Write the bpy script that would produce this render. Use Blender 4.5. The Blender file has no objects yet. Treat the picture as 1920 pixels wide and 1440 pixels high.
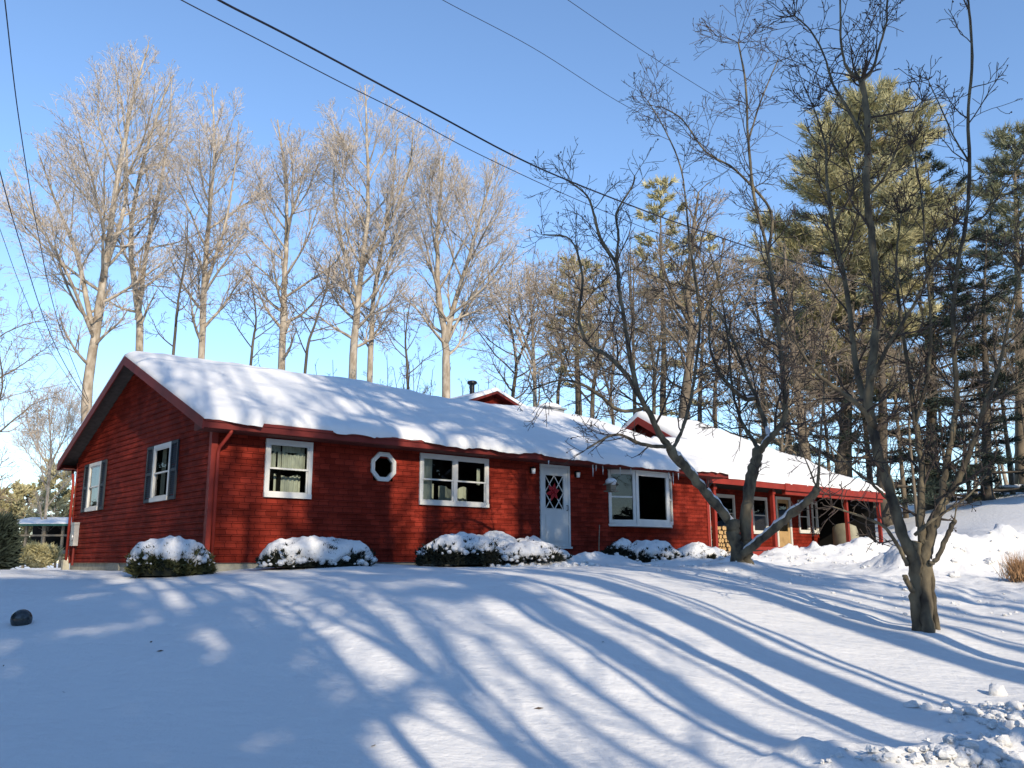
import bpy, math, random
import numpy as np
from mathutils import Matrix, Vector
R = math.radians
scene = bpy.context.scene
COL = scene.collection

# ------------------------------------------------------------------ camera
F, PITCH, ROLL = 1642.99, 0.1986, -0.0026
cam_d = bpy.data.cameras.new('camera'); cam = bpy.data.objects.new('camera', cam_d); COL.objects.link(cam)
cam_d.sensor_fit = 'HORIZONTAL'; cam_d.sensor_width = 36.0; cam_d.lens = 36.0 * F / 1920.0
cam_d.clip_start = 0.1; cam_d.clip_end = 3000
cam.matrix_world = Matrix.Rotation(math.pi / 2 + PITCH, 4, 'X') @ Matrix.Rotation(ROLL, 4, 'Z')
scene.camera = cam
scene.render.resolution_x, scene.render.resolution_y = 1024, 768

# ------------------------------------------------------------------ light
SUN_AZ, SUN_EL = R(-28.0), R(27.0)       # heading of the light over the ground (from +Y, to the right), height of the sun
LD = Vector((math.sin(SUN_AZ) * math.cos(SUN_EL), math.cos(SUN_AZ) * math.cos(SUN_EL), -math.sin(SUN_EL)))
world = bpy.data.worlds.new("World"); scene.world = world; world.use_nodes = True
wt = world.node_tree; wt.nodes.clear()
sky = wt.nodes.new('ShaderNodeTexSky'); sky.sky_type = 'NISHITA'; sky.sun_disc = False
sky.sun_elevation = SUN_EL
sky.sun_rotation = math.atan2(-LD.x, -LD.y)
sky.air_density = 1.0; sky.dust_density = 0.0; sky.ozone_density = 4.0
bg = wt.nodes.new('ShaderNodeBackground'); bg.inputs['Strength'].default_value = 0.15
wo = wt.nodes.new('ShaderNodeOutputWorld')
wt.links.new(sky.outputs[0], bg.inputs['Color']); wt.links.new(bg.outputs[0], wo.inputs['Surface'])
sd = bpy.data.lights.new('sun', 'SUN'); sd.energy = 3.1; sd.angle = R(0.5); sd.color = (1.0, 0.87, 0.68)
sun = bpy.data.objects.new('sun', sd); COL.objects.link(sun)
sun.rotation_euler = LD.to_track_quat('-Z', 'Y').to_euler(); sun.location = (10, -20, 30)
vs = scene.view_settings; vs.view_transform = 'Standard'; vs.look = 'None'; vs.gamma = 1; vs.use_curve_mapping = False
vs.exposure = 0.75
scene.cycles.max_bounces = 6; scene.cycles.diffuse_bounces = 1; scene.cycles.transparent_max_bounces = 8

# ------------------------------------------------------------------ helpers
def at(px, py, Y):
    x, y = px - 960, py - 720
    c, s = math.cos(-ROLL), math.sin(-ROLL)
    x, y = x * c - y * s, x * s + y * c
    u = -y / F; c, s = math.cos(PITCH), math.sin(PITCH)
    d = np.array([x / F, c - u * s, s + u * c])
    return d * (Y / d[1])

_prng = np.random.RandomState(7)
_perm = _prng.rand(256, 256)
def vnoise(x, y):
    x = np.asarray(x, float); y = np.asarray(y, float)
    xi = np.floor(x).astype(int); yi = np.floor(y).astype(int)
    fx = x - xi; fy = y - yi
    fx = fx * fx * (3 - 2 * fx); fy = fy * fy * (3 - 2 * fy)
    a = _perm[xi & 255, yi & 255]; b = _perm[(xi + 1) & 255, yi & 255]
    c = _perm[xi & 255, (yi + 1) & 255]; d = _perm[(xi + 1) & 255, (yi + 1) & 255]
    return (a * (1 - fx) + b * fx) * (1 - fy) + (c * (1 - fx) + d * fx) * fy - 0.5
def fbm(x, y, oct=4, gain=0.5):
    t = 0; a = 1.0
    for o in range(oct):
        t = t + a * vnoise(x + 17.3 * o, y + 9.1 * o); x = x * 2.03; y = y * 2.03; a *= gain
    return t

class MB:
    """collects geometry for ONE mesh object"""
    def __init__(self): self.V = []; self.Fc = []; self.n = 0
    def add(self, verts, faces):
        b = self.n
        self.V.extend([tuple(v) for v in verts]); self.n += len(verts)
        for f in faces: self.Fc.append(tuple(i + b for i in f))
    def box(self, x0, x1, y0, y1, z0, z1, T=None):
        v = [(x0, y0, z0), (x1, y0, z0), (x1, y1, z0), (x0, y1, z0), (x0, y0, z1), (x1, y0, z1), (x1, y1, z1), (x0, y1, z1)]
        if T: v = [T(*p) for p in v]
        self.add(v, [(0, 3, 2, 1), (4, 5, 6, 7), (0, 1, 5, 4), (1, 2, 6, 5), (2, 3, 7, 6), (3, 0, 4, 7)])
    def beam(self, p0, p1, w, h, up=(0, 0, 1)):
        p0 = Vector(p0); p1 = Vector(p1); d = (p1 - p0).normalized(); up = Vector(up)
        s = d.cross(up).normalized(); u = s.cross(d).normalized()
        v = []
        for p in (p0, p1):
            for a, b in ((-1, -1), (1, -1), (1, 1), (-1, 1)): v.append(p + s * (a * w / 2) + u * (b * h / 2))
        self.add(v, [(0, 1, 2, 3), (7, 6, 5, 4), (0, 4, 5, 1), (1, 5, 6, 2), (2, 6, 7, 3), (3, 7, 4, 0)])
    def tube(self, pts, rad, k=6, cap=True):
        pts = [np.asarray(p, float) for p in pts]; n = len(pts); vs_ = []
        ref = None
        for i in range(n):
            d = pts[min(i + 1, n - 1)] - pts[max(i - 1, 0)]
            L = math.sqrt(d[0] ** 2 + d[1] ** 2 + d[2] ** 2) or 1; d = d / L
            if ref is None:
                a = (1.0, 0, 0) if abs(d[0]) < 0.8 else (0, 1.0, 0)
            else: a = ref
            dot = a[0] * d[0] + a[1] * d[1] + a[2] * d[2]
            ax, ay, az = a[0] - d[0] * dot, a[1] - d[1] * dot, a[2] - d[2] * dot
            l = math.sqrt(ax * ax + ay * ay + az * az) or 1; ax /= l; ay /= l; az /= l
            ref = (ax, ay, az)
            bx, by, bz = d[1] * az - d[2] * ay, d[2] * ax - d[0] * az, d[0] * ay - d[1] * ax
            r = rad[i]; p = pts[i]
            for q in range(k):
                c, s = CS[k][q]
                vs_.append((p[0] + r * (ax * c + bx * s), p[1] + r * (ay * c + by * s), p[2] + r * (az * c + bz * s)))
        fs = []
        for i in range(n - 1):
            o = i * k
            for q in range(k):
                q2 = (q + 1) % k
                fs.append((o + q, o + q2, o + k + q2, o + k + q))
        if cap and k > 3:
            fs.append(tuple(range(k - 1, -1, -1))); fs.append(tuple((n - 1) * k + q for q in range(k)))
        b = self.n; self.V.extend(vs_); self.n += len(vs_)
        self.Fc.extend([tuple(i + b for i in f) for f in fs])
    def sphere(self, c, r, seg=10, rings=6, sq=(1, 1, 1), jit=0, rng=None):
        v = []; f = []
        for i in range(rings + 1):
            th = math.pi * i / rings
            for j in range(seg):
                ph = 2 * math.pi * j / seg
                k = r * (1 + (rng.uniform(-jit, jit) if rng and 0 < i < rings else 0))
                v.append((c[0] + k * sq[0] * math.sin(th) * math.cos(ph), c[1] + k * sq[1] * math.sin(th) * math.sin(ph), c[2] + k * sq[2] * math.cos(th)))
        for i in range(rings):
            for j in range(seg):
                j2 = (j + 1) % seg
                f.append((i * seg + j, (i + 1) * seg + j, (i + 1) * seg + j2, i * seg + j2))
        self.add(v, f)
    def mesh(self, name, smooth=False):
        me = bpy.data.meshes.new(name); me.from_pydata(self.V, [], self.Fc); me.update()
        if smooth: me.polygons.foreach_set('use_smooth', [True] * len(me.polygons))
        return me
    def build(self, name, mat, parent=None, smooth=False):
        me = self.mesh(name, smooth); me.materials.append(mat)
        o = bpy.data.objects.new(name, me); COL.objects.link(o)
        if parent: o.parent = parent
        return o
CS = {k: [(math.cos(2 * math.pi * q / k), math.sin(2 * math.pi * q / k)) for q in range(k)] for k in range(3, 25)}

def tag(o, label=None, cat=None, group=None, kind=None):
    if label: o['label'] = label
    if cat: o['category'] = cat
    if group: o['group'] = group
    if kind: o['kind'] = kind
    return o
def empty(name, loc=(0, 0, 0), rz=0):
    o = bpy.data.objects.new(name, None); COL.objects.link(o); o.location = tuple(float(a) for a in loc); o.rotation_euler = (0, 0, rz)
    o.empty_display_size = 0.2
    return o
def copy_tree(o, parent=None):
    c = o.copy(); COL.objects.link(c)
    if parent: c.parent = parent
    for ch in list(o.children): copy_tree(ch, c)
    return c

# ------------------------------------------------------------------ materials
def mat(name, col, rough=0.7, var=0.0, scale=5.0, bump=0.0, bscale=20.0, col2=None, stretch=(1, 1, 1), metal=0.0, spec=0.3, detail=5):
    m = bpy.data.materials.new(name); m.use_nodes = True; nt = m.node_tree; n = nt.nodes
    b = n['Principled BSDF']; b.inputs['Roughness'].default_value = rough; b.inputs['Metallic'].default_value = metal
    b.inputs['Specular IOR Level'].default_value = spec
    b.inputs['Base Color'].default_value = (*col, 1)
    tc = n.new('ShaderNodeTexCoord'); mp = n.new('ShaderNodeMapping'); mp.inputs['Scale'].default_value = stretch
    nt.links.new(tc.outputs['Object'], mp.inputs[0])
    if var or col2:
        no = n.new('ShaderNodeTexNoise'); no.inputs['Scale'].default_value = scale; no.inputs['Detail'].default_value = detail
        nt.links.new(mp.outputs[0], no.inputs['Vector'])
        rp = n.new('ShaderNodeValToRGB'); rp.color_ramp.elements[0].position = 0.32; rp.color_ramp.elements[1].position = 0.68
        c2 = col2 or tuple(min(1, c * (1 + var)) for c in col)
        c1 = col if col2 else tuple(c * (1 - var) for c in col)
        rp.color_ramp.elements[0].color = (*c1, 1); rp.color_ramp.elements[1].color = (*c2, 1)
        nt.links.new(no.outputs['Fac'], rp.inputs[0]); nt.links.new(rp.outputs[0], b.inputs['Base Color'])
    if bump:
        n2 = n.new('ShaderNodeTexNoise'); n2.inputs['Scale'].default_value = bscale; n2.inputs['Detail'].default_value = 4
        nt.links.new(mp.outputs[0], n2.inputs['Vector'])
        bp = n.new('ShaderNodeBump'); bp.inputs['Strength'].default_value = bump; bp.inputs['Distance'].default_value = 0.02
        nt.links.new(n2.outputs['Fac'], bp.inputs['Height']); nt.links.new(bp.outputs[0], b.inputs['Normal'])
    return m
def siding_mat():
    m = mat('red_siding', (0.30, 0.028, 0.016), 0.7, bump=0.25, bscale=40, stretch=(1, 1, 4), spec=0.05); nt = m.node_tree; n = nt.nodes
    b = n['Principled BSDF']
    tc = n.new('ShaderNodeTexCoord'); sep = n.new('ShaderNodeSeparateXYZ'); nt.links.new(tc.outputs['Object'], sep.inputs[0])
    ad = n.new('ShaderNodeMath'); ad.operation = 'ADD'; nt.links.new(sep.outputs[0], ad.inputs[0]); nt.links.new(sep.outputs[1], ad.inputs[1])
    cb = n.new('ShaderNodeCombineXYZ'); nt.links.new(ad.outputs[0], cb.inputs[0]); nt.links.new(sep.outputs[2], cb.inputs[1])
    br = n.new('ShaderNodeTexBrick'); br.inputs['Scale'].default_value = 1.0
    br.inputs['Brick Width'].default_value = 0.23; br.inputs['Row Height'].default_value = 0.125
    br.inputs['Mortar Size'].default_value = 0.006; br.inputs['Bias'].default_value = 0.0
    br.inputs['Color1'].default_value = (0.165, 0.0175, 0.0095, 1); br.inputs['Color2'].default_value = (0.27, 0.033, 0.019, 1)
    br.inputs['Mortar'].default_value = (0.07, 0.007, 0.005, 1)
    nt.links.new(cb.outputs[0], br.inputs['Vector'])
    no = n.new('ShaderNodeTexNoise'); no.inputs['Scale'].default_value = 1.7; no.inputs['Detail'].default_value = 6
    nt.links.new(tc.outputs['Object'], no.inputs['Vector'])
    rp = n.new('ShaderNodeMapRange'); rp.inputs[1].default_value = 0.3; rp.inputs[2].default_value = 0.7; rp.inputs[3].default_value = 0.6; rp.inputs[4].default_value = 1.15
    nt.links.new(no.outputs['Fac'], rp.inputs[0])
    mx = n.new('ShaderNodeMix'); mx.data_type = 'RGBA'; mx.blend_type = 'MULTIPLY'; mx.inputs[0].default_value = 1
    nt.links.new(br.outputs['Color'], mx.inputs[6]); nt.links.new(rp.outputs[0], mx.inputs[7])
    nt.links.new(mx.outputs[2], b.inputs['Base Color'])
    return m
def glass_mat():
    m = bpy.data.materials.new('window_glass'); m.use_nodes = True; nt = m.node_tree; n = nt.nodes; n.clear()
    o = n.new('ShaderNodeOutputMaterial'); mx = n.new('ShaderNodeMixShader'); tr = n.new('ShaderNodeBsdfTransparent'); gl = n.new('ShaderNodeBsdfGlossy')
    tr.inputs[0].default_value = (0.75, 0.8, 0.78, 1); gl.inputs['Roughness'].default_value = 0.015
    fr = n.new('ShaderNodeFresnel'); fr.inputs['IOR'].default_value = 1.5
    no = n.new('ShaderNodeTexNoise'); no.inputs['Scale'].default_value = 1.3; bp = n.new('ShaderNodeBump'); bp.inputs['Strength'].default_value = 0.06; bp.inputs['Distance'].default_value = 0.05
    tc = n.new('ShaderNodeTexCoord'); nt.links.new(tc.outputs['Object'], no.inputs['Vector']); nt.links.new(no.outputs['Fac'], bp.inputs['Height']); nt.links.new(bp.outputs[0], gl.inputs['Normal'])
    nt.links.new(fr.outputs[0], mx.inputs[0]); nt.links.new(tr.outputs[0], mx.inputs[1]); nt.links.new(gl.outputs[0], mx.inputs[2]); nt.links.new(mx.outputs[0], o.inputs[0])
    return m
def snow_mat(name, bump=0.35, bscale=9.0):
    m = mat(name, (0.72, 0.715, 0.705), 0.75, bump=0, spec=0.2); nt = m.node_tree; n = nt.nodes; b = n['Principled BSDF']
    tc = n.new('ShaderNodeTexCoord')
    n1 = n.new('ShaderNodeTexNoise'); n1.inputs['Scale'].default_value = bscale; n1.inputs['Detail'].default_value = 8; n1.inputs['Roughness'].default_value = 0.6
    nt.links.new(tc.outputs['Object'], n1.inputs['Vector'])
    mp = n.new('ShaderNodeMapping'); mp.inputs['Scale'].default_value = (0.9, 2.2, 1.5); mp.inputs['Rotation'].default_value = (0, 0, 0.12)
    n2 = n.new('ShaderNodeTexNoise'); n2.inputs['Scale'].default_value = bscale * .35; n2.inputs['Detail'].default_value = 5
    nt.links.new(tc.outputs['Object'], mp.inputs[0]); nt.links.new(mp.outputs[0], n2.inputs['Vector'])
    n3 = n.new('ShaderNodeTexNoise'); n3.inputs['Scale'].default_value = 130; n3.inputs['Detail'].default_value = 2; nt.links.new(tc.outputs['Object'], n3.inputs['Vector'])
    ad = n.new('ShaderNodeMath'); ad.operation = 'MULTIPLY_ADD'; ad.inputs[1].default_value = 0.8
    nt.links.new(n2.outputs['Fac'], ad.inputs[0]); nt.links.new(n1.outputs['Fac'], ad.inputs[2])
    ad2 = n.new('ShaderNodeMath'); ad2.operation = 'MULTIPLY_ADD'; ad2.inputs[1].default_value = 0.12
    nt.links.new(n3.outputs['Fac'], ad2.inputs[0]); nt.links.new(ad.outputs[0], ad2.inputs[2])
    bp = n.new('ShaderNodeBump'); bp.inputs['Strength'].default_value = bump; bp.inputs['Distance'].default_value = 0.06
    nt.links.new(ad2.outputs[0], bp.inputs['Height']); nt.links.new(bp.outputs[0], b.inputs['Normal'])
    return m
M = {}
M['snow'] = snow_mat('snow', 0.55, 7); M['snow_roof'] = snow_mat('roof_snow', 0.25, 5); M['snow_lump'] = snow_mat('clumped_snow', 0.5, 18)
M['siding'] = siding_mat()
M['trim_red'] = mat('red_trim', (0.25, 0.028, 0.017), 0.55, var=0.15, scale=3)
M['trim_dark'] = mat('dark_red_trim', (0.15, 0.018, 0.013), 0.6, var=0.15, scale=3)
M['soffit'] = mat('soffit_boards', (0.10, 0.022, 0.016), 0.7, var=0.2, scale=3)
M['white'] = mat('white_paint', (0.62, 0.61, 0.57), 0.5, var=0.06, scale=4)
M['door_white'] = mat('storm_door_white', (0.55, 0.57, 0.56), 0.45, var=0.05, scale=3)
M['concrete'] = mat('concrete', (0.36, 0.34, 0.27), 0.85, var=0.2, scale=6, bump=0.3)
M['shutter'] = mat('shutter_paint', (0.035, 0.045, 0.055), 0.6, var=0.2, scale=4)
M['shingle'] = mat('roof_shingle', (0.07, 0.062, 0.06), 0.9, var=0.2, scale=10)
M['glass'] = glass_mat()
M['dark_room'] = mat('deep_shade', (0.014, 0.013, 0.012), 0.9, var=0.3, scale=1.5)  # indoor shade put into a near-black wall colour
M['curtain'] = mat('curtain_cloth', (0.62, 0.62, 0.52), 0.9, var=0.08, scale=6)
M['blind'] = mat('blind_slats', (0.50, 0.52, 0.47), 0.7, var=0.05)
M['metal_dark'] = mat('dark_metal', (0.03, 0.03, 0.033), 0.4, metal=0.6)
M['metal_grey'] = mat('grey_metal', (0.42, 0.42, 0.42), 0.45, metal=0.5, var=0.1)
M['wood_grey'] = mat('weathered_wood', (0.22, 0.18, 0.13), 0.85, var=0.25, scale=4, stretch=(1, 1, 6))
M['wood_tan'] = mat('tan_wood', (0.40, 0.26, 0.12), 0.8, var=0.25, scale=3)
M['log'] = mat('log_bark', (0.17, 0.12, 0.08), 0.9, var=0.3, scale=9, bump=0.4)
M['log_end'] = mat('cut_log_end', (0.48, 0.31, 0.14), 0.85, var=0.25, scale=12)
M['tarp'] = mat('tan_tarp', (0.30, 0.28, 0.20), 0.75, var=0.15, scale=3, bump=0.4, bscale=5)
M['red_cloth'] = mat('red_ribbon', (0.32, 0.01, 0.015), 0.6, var=0.2, scale=14)
M['green_roof'] = mat('green_metal_roof', (0.03, 0.12, 0.09), 0.5, var=0.1)
M['ice'] = mat('ice', (0.72, 0.78, 0.82), 0.12, spec=0.6)
M['cable'] = mat('cable', (0.015, 0.016, 0.03), 0.6)
M['globe'] = mat('dark_globe', (0.022, 0.028, 0.03), 0.22, var=0.3, scale=9, spec=0.6)
M['fruit'] = mat('shrivelled_fruit', (0.035, 0.015, 0.018), 0.7)
M['dry_grass'] = mat('dry_grass', (0.42, 0.24, 0.12), 0.9, var=0.25, scale=9)
M['leaf_dead'] = mat('dead_leaf', (0.10, 0.07, 0.05), 0.9)
M['bark_pale'] = mat('pale_bark', (0.22, 0.17, 0.12), 0.9, col2=(0.52, 0.45, 0.36), scale=5, stretch=(1, 1, 0.45), bump=0.6, bscale=9)  # dark blotches mix bark tone with shadows put into the colour
M['twig_pale'] = mat('pale_twigs', (0.44, 0.37, 0.30), 0.85, var=0.25, scale=0.8)
M['bark_brown'] = mat('brown_bark', (0.11, 0.088, 0.065), 0.95, col2=(0.22, 0.175, 0.12), scale=4, stretch=(1, 1, 0.35), bump=0.7, bscale=8)
M['twig_brown'] = mat('brown_twigs', (0.25, 0.195, 0.14), 0.9, var=0.3, scale=0.8)
M['bark_dark'] = mat('dark_bark', (0.06, 0.05, 0.04), 0.95, col2=(0.14, 0.115, 0.085), scale=4, stretch=(1, 1, 0.35), bump=0.7, bscale=8)
M['twig_dark'] = mat('dark_twigs', (0.12, 0.095, 0.075), 0.9, var=0.3, scale=0.8)
M['bark_apple'] = mat('mottled_bark', (0.040, 0.034, 0.028), 0.95, col2=(0.20, 0.165, 0.105), scale=5, stretch=(1, 1, 0.5), bump=0.9, bscale=14)  # bark mottled from dark brown to tan
M['twig_apple'] = mat('apple_twigs', (0.062, 0.047, 0.039), 0.85, var=0.35, scale=1.5)
M['pine_olive'] = mat('olive_needles', (0.27, 0.245, 0.11), 0.75, col2=(0.60, 0.53, 0.29), scale=0.7)  # paler than real needles, sunlight put into the colour
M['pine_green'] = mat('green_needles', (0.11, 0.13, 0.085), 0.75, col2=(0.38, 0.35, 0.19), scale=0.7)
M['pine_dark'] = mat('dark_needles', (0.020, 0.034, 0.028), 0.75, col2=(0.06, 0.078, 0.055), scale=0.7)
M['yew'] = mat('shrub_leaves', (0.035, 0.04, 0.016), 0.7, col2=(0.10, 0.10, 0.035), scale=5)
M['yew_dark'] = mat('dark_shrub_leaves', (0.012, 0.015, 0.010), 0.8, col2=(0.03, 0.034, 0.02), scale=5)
M['white_glass'] = mat('frosted_lamp_glass', (0.8, 0.8, 0.78), 0.2)

# ------------------------------------------------------------------ ground
CP = np.array([
 (-14,-8,-1.7),(0,-8,-1.75),(14,-8,-1.8),(-8,4,-1.62),(0,4,-1.7),(6,4,-1.85),(12,4,-1.9),
 (-4.5,7.4,-1.5),(0,7.4,-1.56),(4.5,7.4,-1.74),(8,7.4,-1.8),
 (-6,10,-.98),(-2,10,-.92),(1,10,-1.02),(4,10,-1.42),(7,10,-1.5),
 (-8,13,-.5),(-4,13,-.42),(0,13,-.43),(3,13,-.72),(6.1,13,-1.13),(9,13,-1.12),
 (-9,16,-.28),(-5.5,16,-.24),(-2,16,-.22),(1.5,16,-.24),(4.5,16,-.5),(7.5,16,-.78),(11,16,-.72),
 (-12,19,-.2),(-3,19,-.12),(2,19,-.13),(4.9,19,-.2),(8,19,-.45),(12,19,-.42),
 (-2,20.1,-.24),(1.78,23.3,-.15),(5.56,26.6,-.05),(9.3,29.9,.02),(13.9,33.8,.1),(7,24,-.15),(10,26,-.1),
 (9,21.5,-.35),(13,24,-.15),(18,28,.2),(17,31,.9),(22,38,2.3),(27,45,3.4),(35,60,5.0),(20,45,2.2),(12,50,.3),
 (-11.5,23.5,-.26),(-20,23,-.3),(-15,30,-.3),(-10,40,-.3),(0,50,-.3),(-40,60,-.6),(-30,100,-1.0),(30,100,3.5),(0,120,-.6),(60,80,6.5),(-60,20,-.8),(40,25,1.2),(40,0,-1.4),(-40,0,-1.6)])
def _tps(r2): return np.where(r2 > 0, r2 * np.log(r2 + 1e-12), 0)
def _solve():
    P = CP[:, :2]; n = len(P)
    r2 = ((P[:, None] - P[None]) ** 2).sum(-1)
    A = np.zeros((n + 3, n + 3)); A[:n, :n] = _tps(r2) + np.eye(n) * 1.5
    A[:n, n] = 1; A[:n, n + 1:] = P; A[n, :n] = 1; A[n + 1:, :n] = P.T
    return np.linalg.solve(A, np.concatenate([CP[:, 2], np.zeros(3)]))
_W = _solve()
def ridge(x, y, a, b, w, h):
    a = np.array(a); b = np.array(b); d = b - a; L2 = max(1e-9, (d ** 2).sum())
    t = np.clip(((x - a[0]) * d[0] + (y - a[1]) * d[1]) / L2, 0, 1)
    q = (x - a[0] - t * d[0]) ** 2 + (y - a[1] - t * d[1]) ** 2
    return h * np.exp(-q / (w * w))
def ground(x, y):
    x = np.asarray(x, float); y = np.asarray(y, float); sh = x.shape; xf = np.clip(x.ravel(), -80, 80); yf = np.clip(y.ravel(), -20, 130)
    z = _W[-3] + _W[-2] * xf + _W[-1] * yf
    for i in range(len(CP)): z = z + _W[i] * _tps((xf - CP[i, 0]) ** 2 + (yf - CP[i, 1]) ** 2)
    z = np.clip(z, -3, 9)
    xf = x.ravel(); yf = y.ravel()
    z = z + 0.10 * fbm(xf * 0.28, yf * 0.28, 3) + 0.016 * fbm(xf * 1.7, yf * 1.7, 3) + 0.03 * fbm(xf * .55 + 4, yf * 1.6, 3)
    # rough, driven-over snow on the right, thrown-up banks
    rough = np.clip((xf - 5.0 - 0.02 * yf) / 3, 0, 1) * np.clip((yf - 13.5) / 3, 0, 1) * np.clip((60 - yf) / 20, 0, 1)
    z = z + rough * (0.16 * fbm(xf * 1.1, yf * 1.1, 4, 0.62))
    bank = ridge(xf, yf, (9.6, 21.6), (15.5, 22.4), 0.85, 0.85) + ridge(xf, yf, (6.6, 25.2), (10.2, 26.6), 0.8, 0.30) + ridge(xf, yf, (8.2, 26.2), (8.9, 26.6), 0.7, 0.25) \
        + ridge(xf, yf, (10.4, 26.6), (13.5, 27.2), 0.7, 0.35)
    z = z + bank * (1 + 0.55 * fbm(xf * 1.3, yf * 1.3, 2)) + np.clip(bank, 0, .5) * 0.36 * fbm(xf * 4.5, yf * 4.5, 3, 0.6)
    road = ridge(xf, yf, (4.7, 8.6), (9, 10.5), 0.6, 0.16) + ridge(xf, yf, (2.6, 7.4), (6, 7.9), 0.5, 0.16)
    z = z + road * (1 + 1.2 * fbm(xf * 3, yf * 3, 3, 0.6))
    # low drift round the front planting
    z = z + ridge(xf, yf, (-0.6, 19.6), (2.6, 21.6), 0.7, 0.16) * (1 + fbm(xf * 2, yf * 2, 3)) + ridge(xf, yf, (4.2, 22.5), (5.6, 21.5), 0.7, 0.26) * (1 + fbm(xf * 2, yf * 2, 3)) + ridge(xf, yf, (0.4, 20.2), (2.2, 21.2), 0.55, 0.14) * (1 + 1.2 * fbm(xf * 3.5, yf * 3.5, 3))
    # tree wells
    z = z + ridge(xf, yf, (4.75, 18.9), (4.75, 18.9), 0.55, 0.16) + ridge(xf, yf, (6.0, 12.9), (6.3, 13.2), 0.5, 0.10)
    return z.reshape(sh)
def gz(x, y): return float(ground(np.array([x]), np.array([y]))[0])
def spaced(lo, a, b, hi, step, grow=1.22):
    c = list(np.arange(a, b + 1e-6, step)); s = step; p = a; L = []
    while p > lo: s *= grow; p -= s; L.append(p)
    s = step; p = c[-1]; H = []
    while p < hi: s *= grow; p += s; H.append(p)
    return np.array(L[::-1] + c + H)
def build_ground():
    xs = spaced(-700, -9, 17, 700, 0.085); ys = spaced(-120, 6.4, 29, 1500, 0.085)
    gx, gy = np.meshgrid(xs, ys); z = ground(gx, gy)
    nx, ny = len(xs), len(ys)
    v = np.stack([gx, gy, z], -1).reshape(-1, 3)
    i = np.arange(nx * ny).reshape(ny, nx)
    f = np.stack([i[:-1, :-1], i[:-1, 1:], i[1:, 1:], i[1:, :-1]], -1).reshape(-1, 4)
    me = bpy.data.meshes.new('snowy_ground'); me.vertices.add(len(v)); me.vertices.foreach_set('co', v.ravel())
    me.loops.add(f.size); me.loops.foreach_set('vertex_index', f.ravel())
    me.polygons.add(len(f)); me.polygons.foreach_set('loop_start', np.arange(0, f.size, 4)); me.polygons.foreach_set('loop_total', np.full(len(f), 4))
    me.update(); me.validate(); me.polygons.foreach_set('use_smooth', np.ones(len(f), bool)); me.materials.append(M['snow'])
    o = bpy.data.objects.new('snowy_ground', me); COL.objects.link(o); tag(o, kind='structure')
build_ground()
def ray_ground(px, py):
    """ground point seen at a picture point (march along the view ray)"""
    d = at(px, py, 1.0); Y = 5.0; last = 5.0
    while Y < 80:
        p = d * Y
        if p[2] < gz(p[0], p[1]): return p
        Y += 0.1
    return d * 80

# ------------------------------------------------------------------ house
YAW = 0.8571; HX, HY = -5.7752, 16.7908
HRZ = math.pi / 2 - YAW
def HW(x, y, z=0.0):
    return np.array([HX + x * math.sin(YAW) - y * math.cos(YAW), HY + x * math.cos(YAW) + y * math.sin(YAW), z])
house = empty('ranch_house', (HX, HY, 0), HRZ)
tag(house, 'long single-storey red house with white windows and snow-covered roof', 'house')
W_, L_ = 9.12, 15.55           # gable width, front length
OV = 0.45
S1 = 0.415                     # main roof slope
def roof_main(x, y): return 2.64 + S1 * (np.minimum(y, W_ - y) + OV)
RIDGE = 4.56

def lap_wall(mb, T, zs0, zs1, uf, holes, course=0.125):
    """lapped courses; T(u, out, z) places a point; uf(z) gives the wall's extent; holes = (u0,u1,z0,z1)"""
    n = int(math.ceil((zs1 - zs0) / course))
    for i in range(n):
        za = zs0 + i * course; zb = min(za + course, zs1); zm = (za + zb) / 2
        a0, b0 = uf(za); a1, b1 = uf(zb)
        if b0 - a0 < 0.02: continue
        b1 = max(b1, a1 + 0.001)
        cuts = sorted([(h[0], h[1]) for h in holes if h[2] < zm < h[3]])
        iv = []; cur = None
        edges = [(a0, a1)]
        for h in cuts: edges += [(h[0], h[0]), (h[1], h[1])]
        edges.append((b0, b1))
        for k in range(0, len(edges), 2):
            (p0, p1), (q0, q1) = edges[k], edges[k + 1]
            mb.add([T(p0, 0.024, za), T(q0, 0.024, za), T(q1, 0.004, zb), T(p1, 0.004, zb), T(p0, 0.0, za), T(q0, 0.0, za)],
                   [(0, 1, 2, 3), (4, 5, 1, 0)])
Tf = lambda u, o, z: (u, -o, z)                   # front wall, facing -y
Tg = lambda u, o, z: (-o, u, z)                   # gable wall, facing -x  (u = y)
Tp = lambda u, o, z: (u, 2.2 - o, z)              # recessed porch wall
Tr = lambda u, o, z: (L_ + o, u, z)               # right gable wall

# openings
W1 = (1.08, 2.12, 1.245, 2.415); W2 = (4.83, 6.85, 1.24, 2.415); DOOR = (8.55, 9.60, 0.34, 2.42)
BAY = (11.12, 13.78, 0.95, 2.45)
GA = (6.88, 7.90, 1.25, 2.48); GB = (2.09, 3.13, 1.25, 2.48)
OCT = (3.86, 2.03, 0.32)
inn = lambda w, a=0.07: (w[0] + a, w[1] - a, w[2] + a, w[3] - a)
mb = MB()
lap_wall(mb, Tf, -0.03, 2.62, lambda z: (0, L_), [inn(W1), inn(W2), inn(DOOR), inn(BAY), (OCT[0] - .25, OCT[0] + .25, OCT[1] - .25, OCT[1] + .25)])
mb.build('front_wall', M['siding'], house)
mb = MB()
def ufg(z):
    t = max(0, (z - (2.64 - 0.10 + S1 * OV)) / S1)
    return (t, W_ - t)
lap_wall(mb, Tg, -0.03, 4.62, ufg, [inn(GA), inn(GB)])
mb.build('gable_wall', M['siding'], house)
mb = MB(); lap_wall(mb, Tr, -0.03, 4.62, ufg, []); mb.build('end_wall', M['siding'], house)
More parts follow.
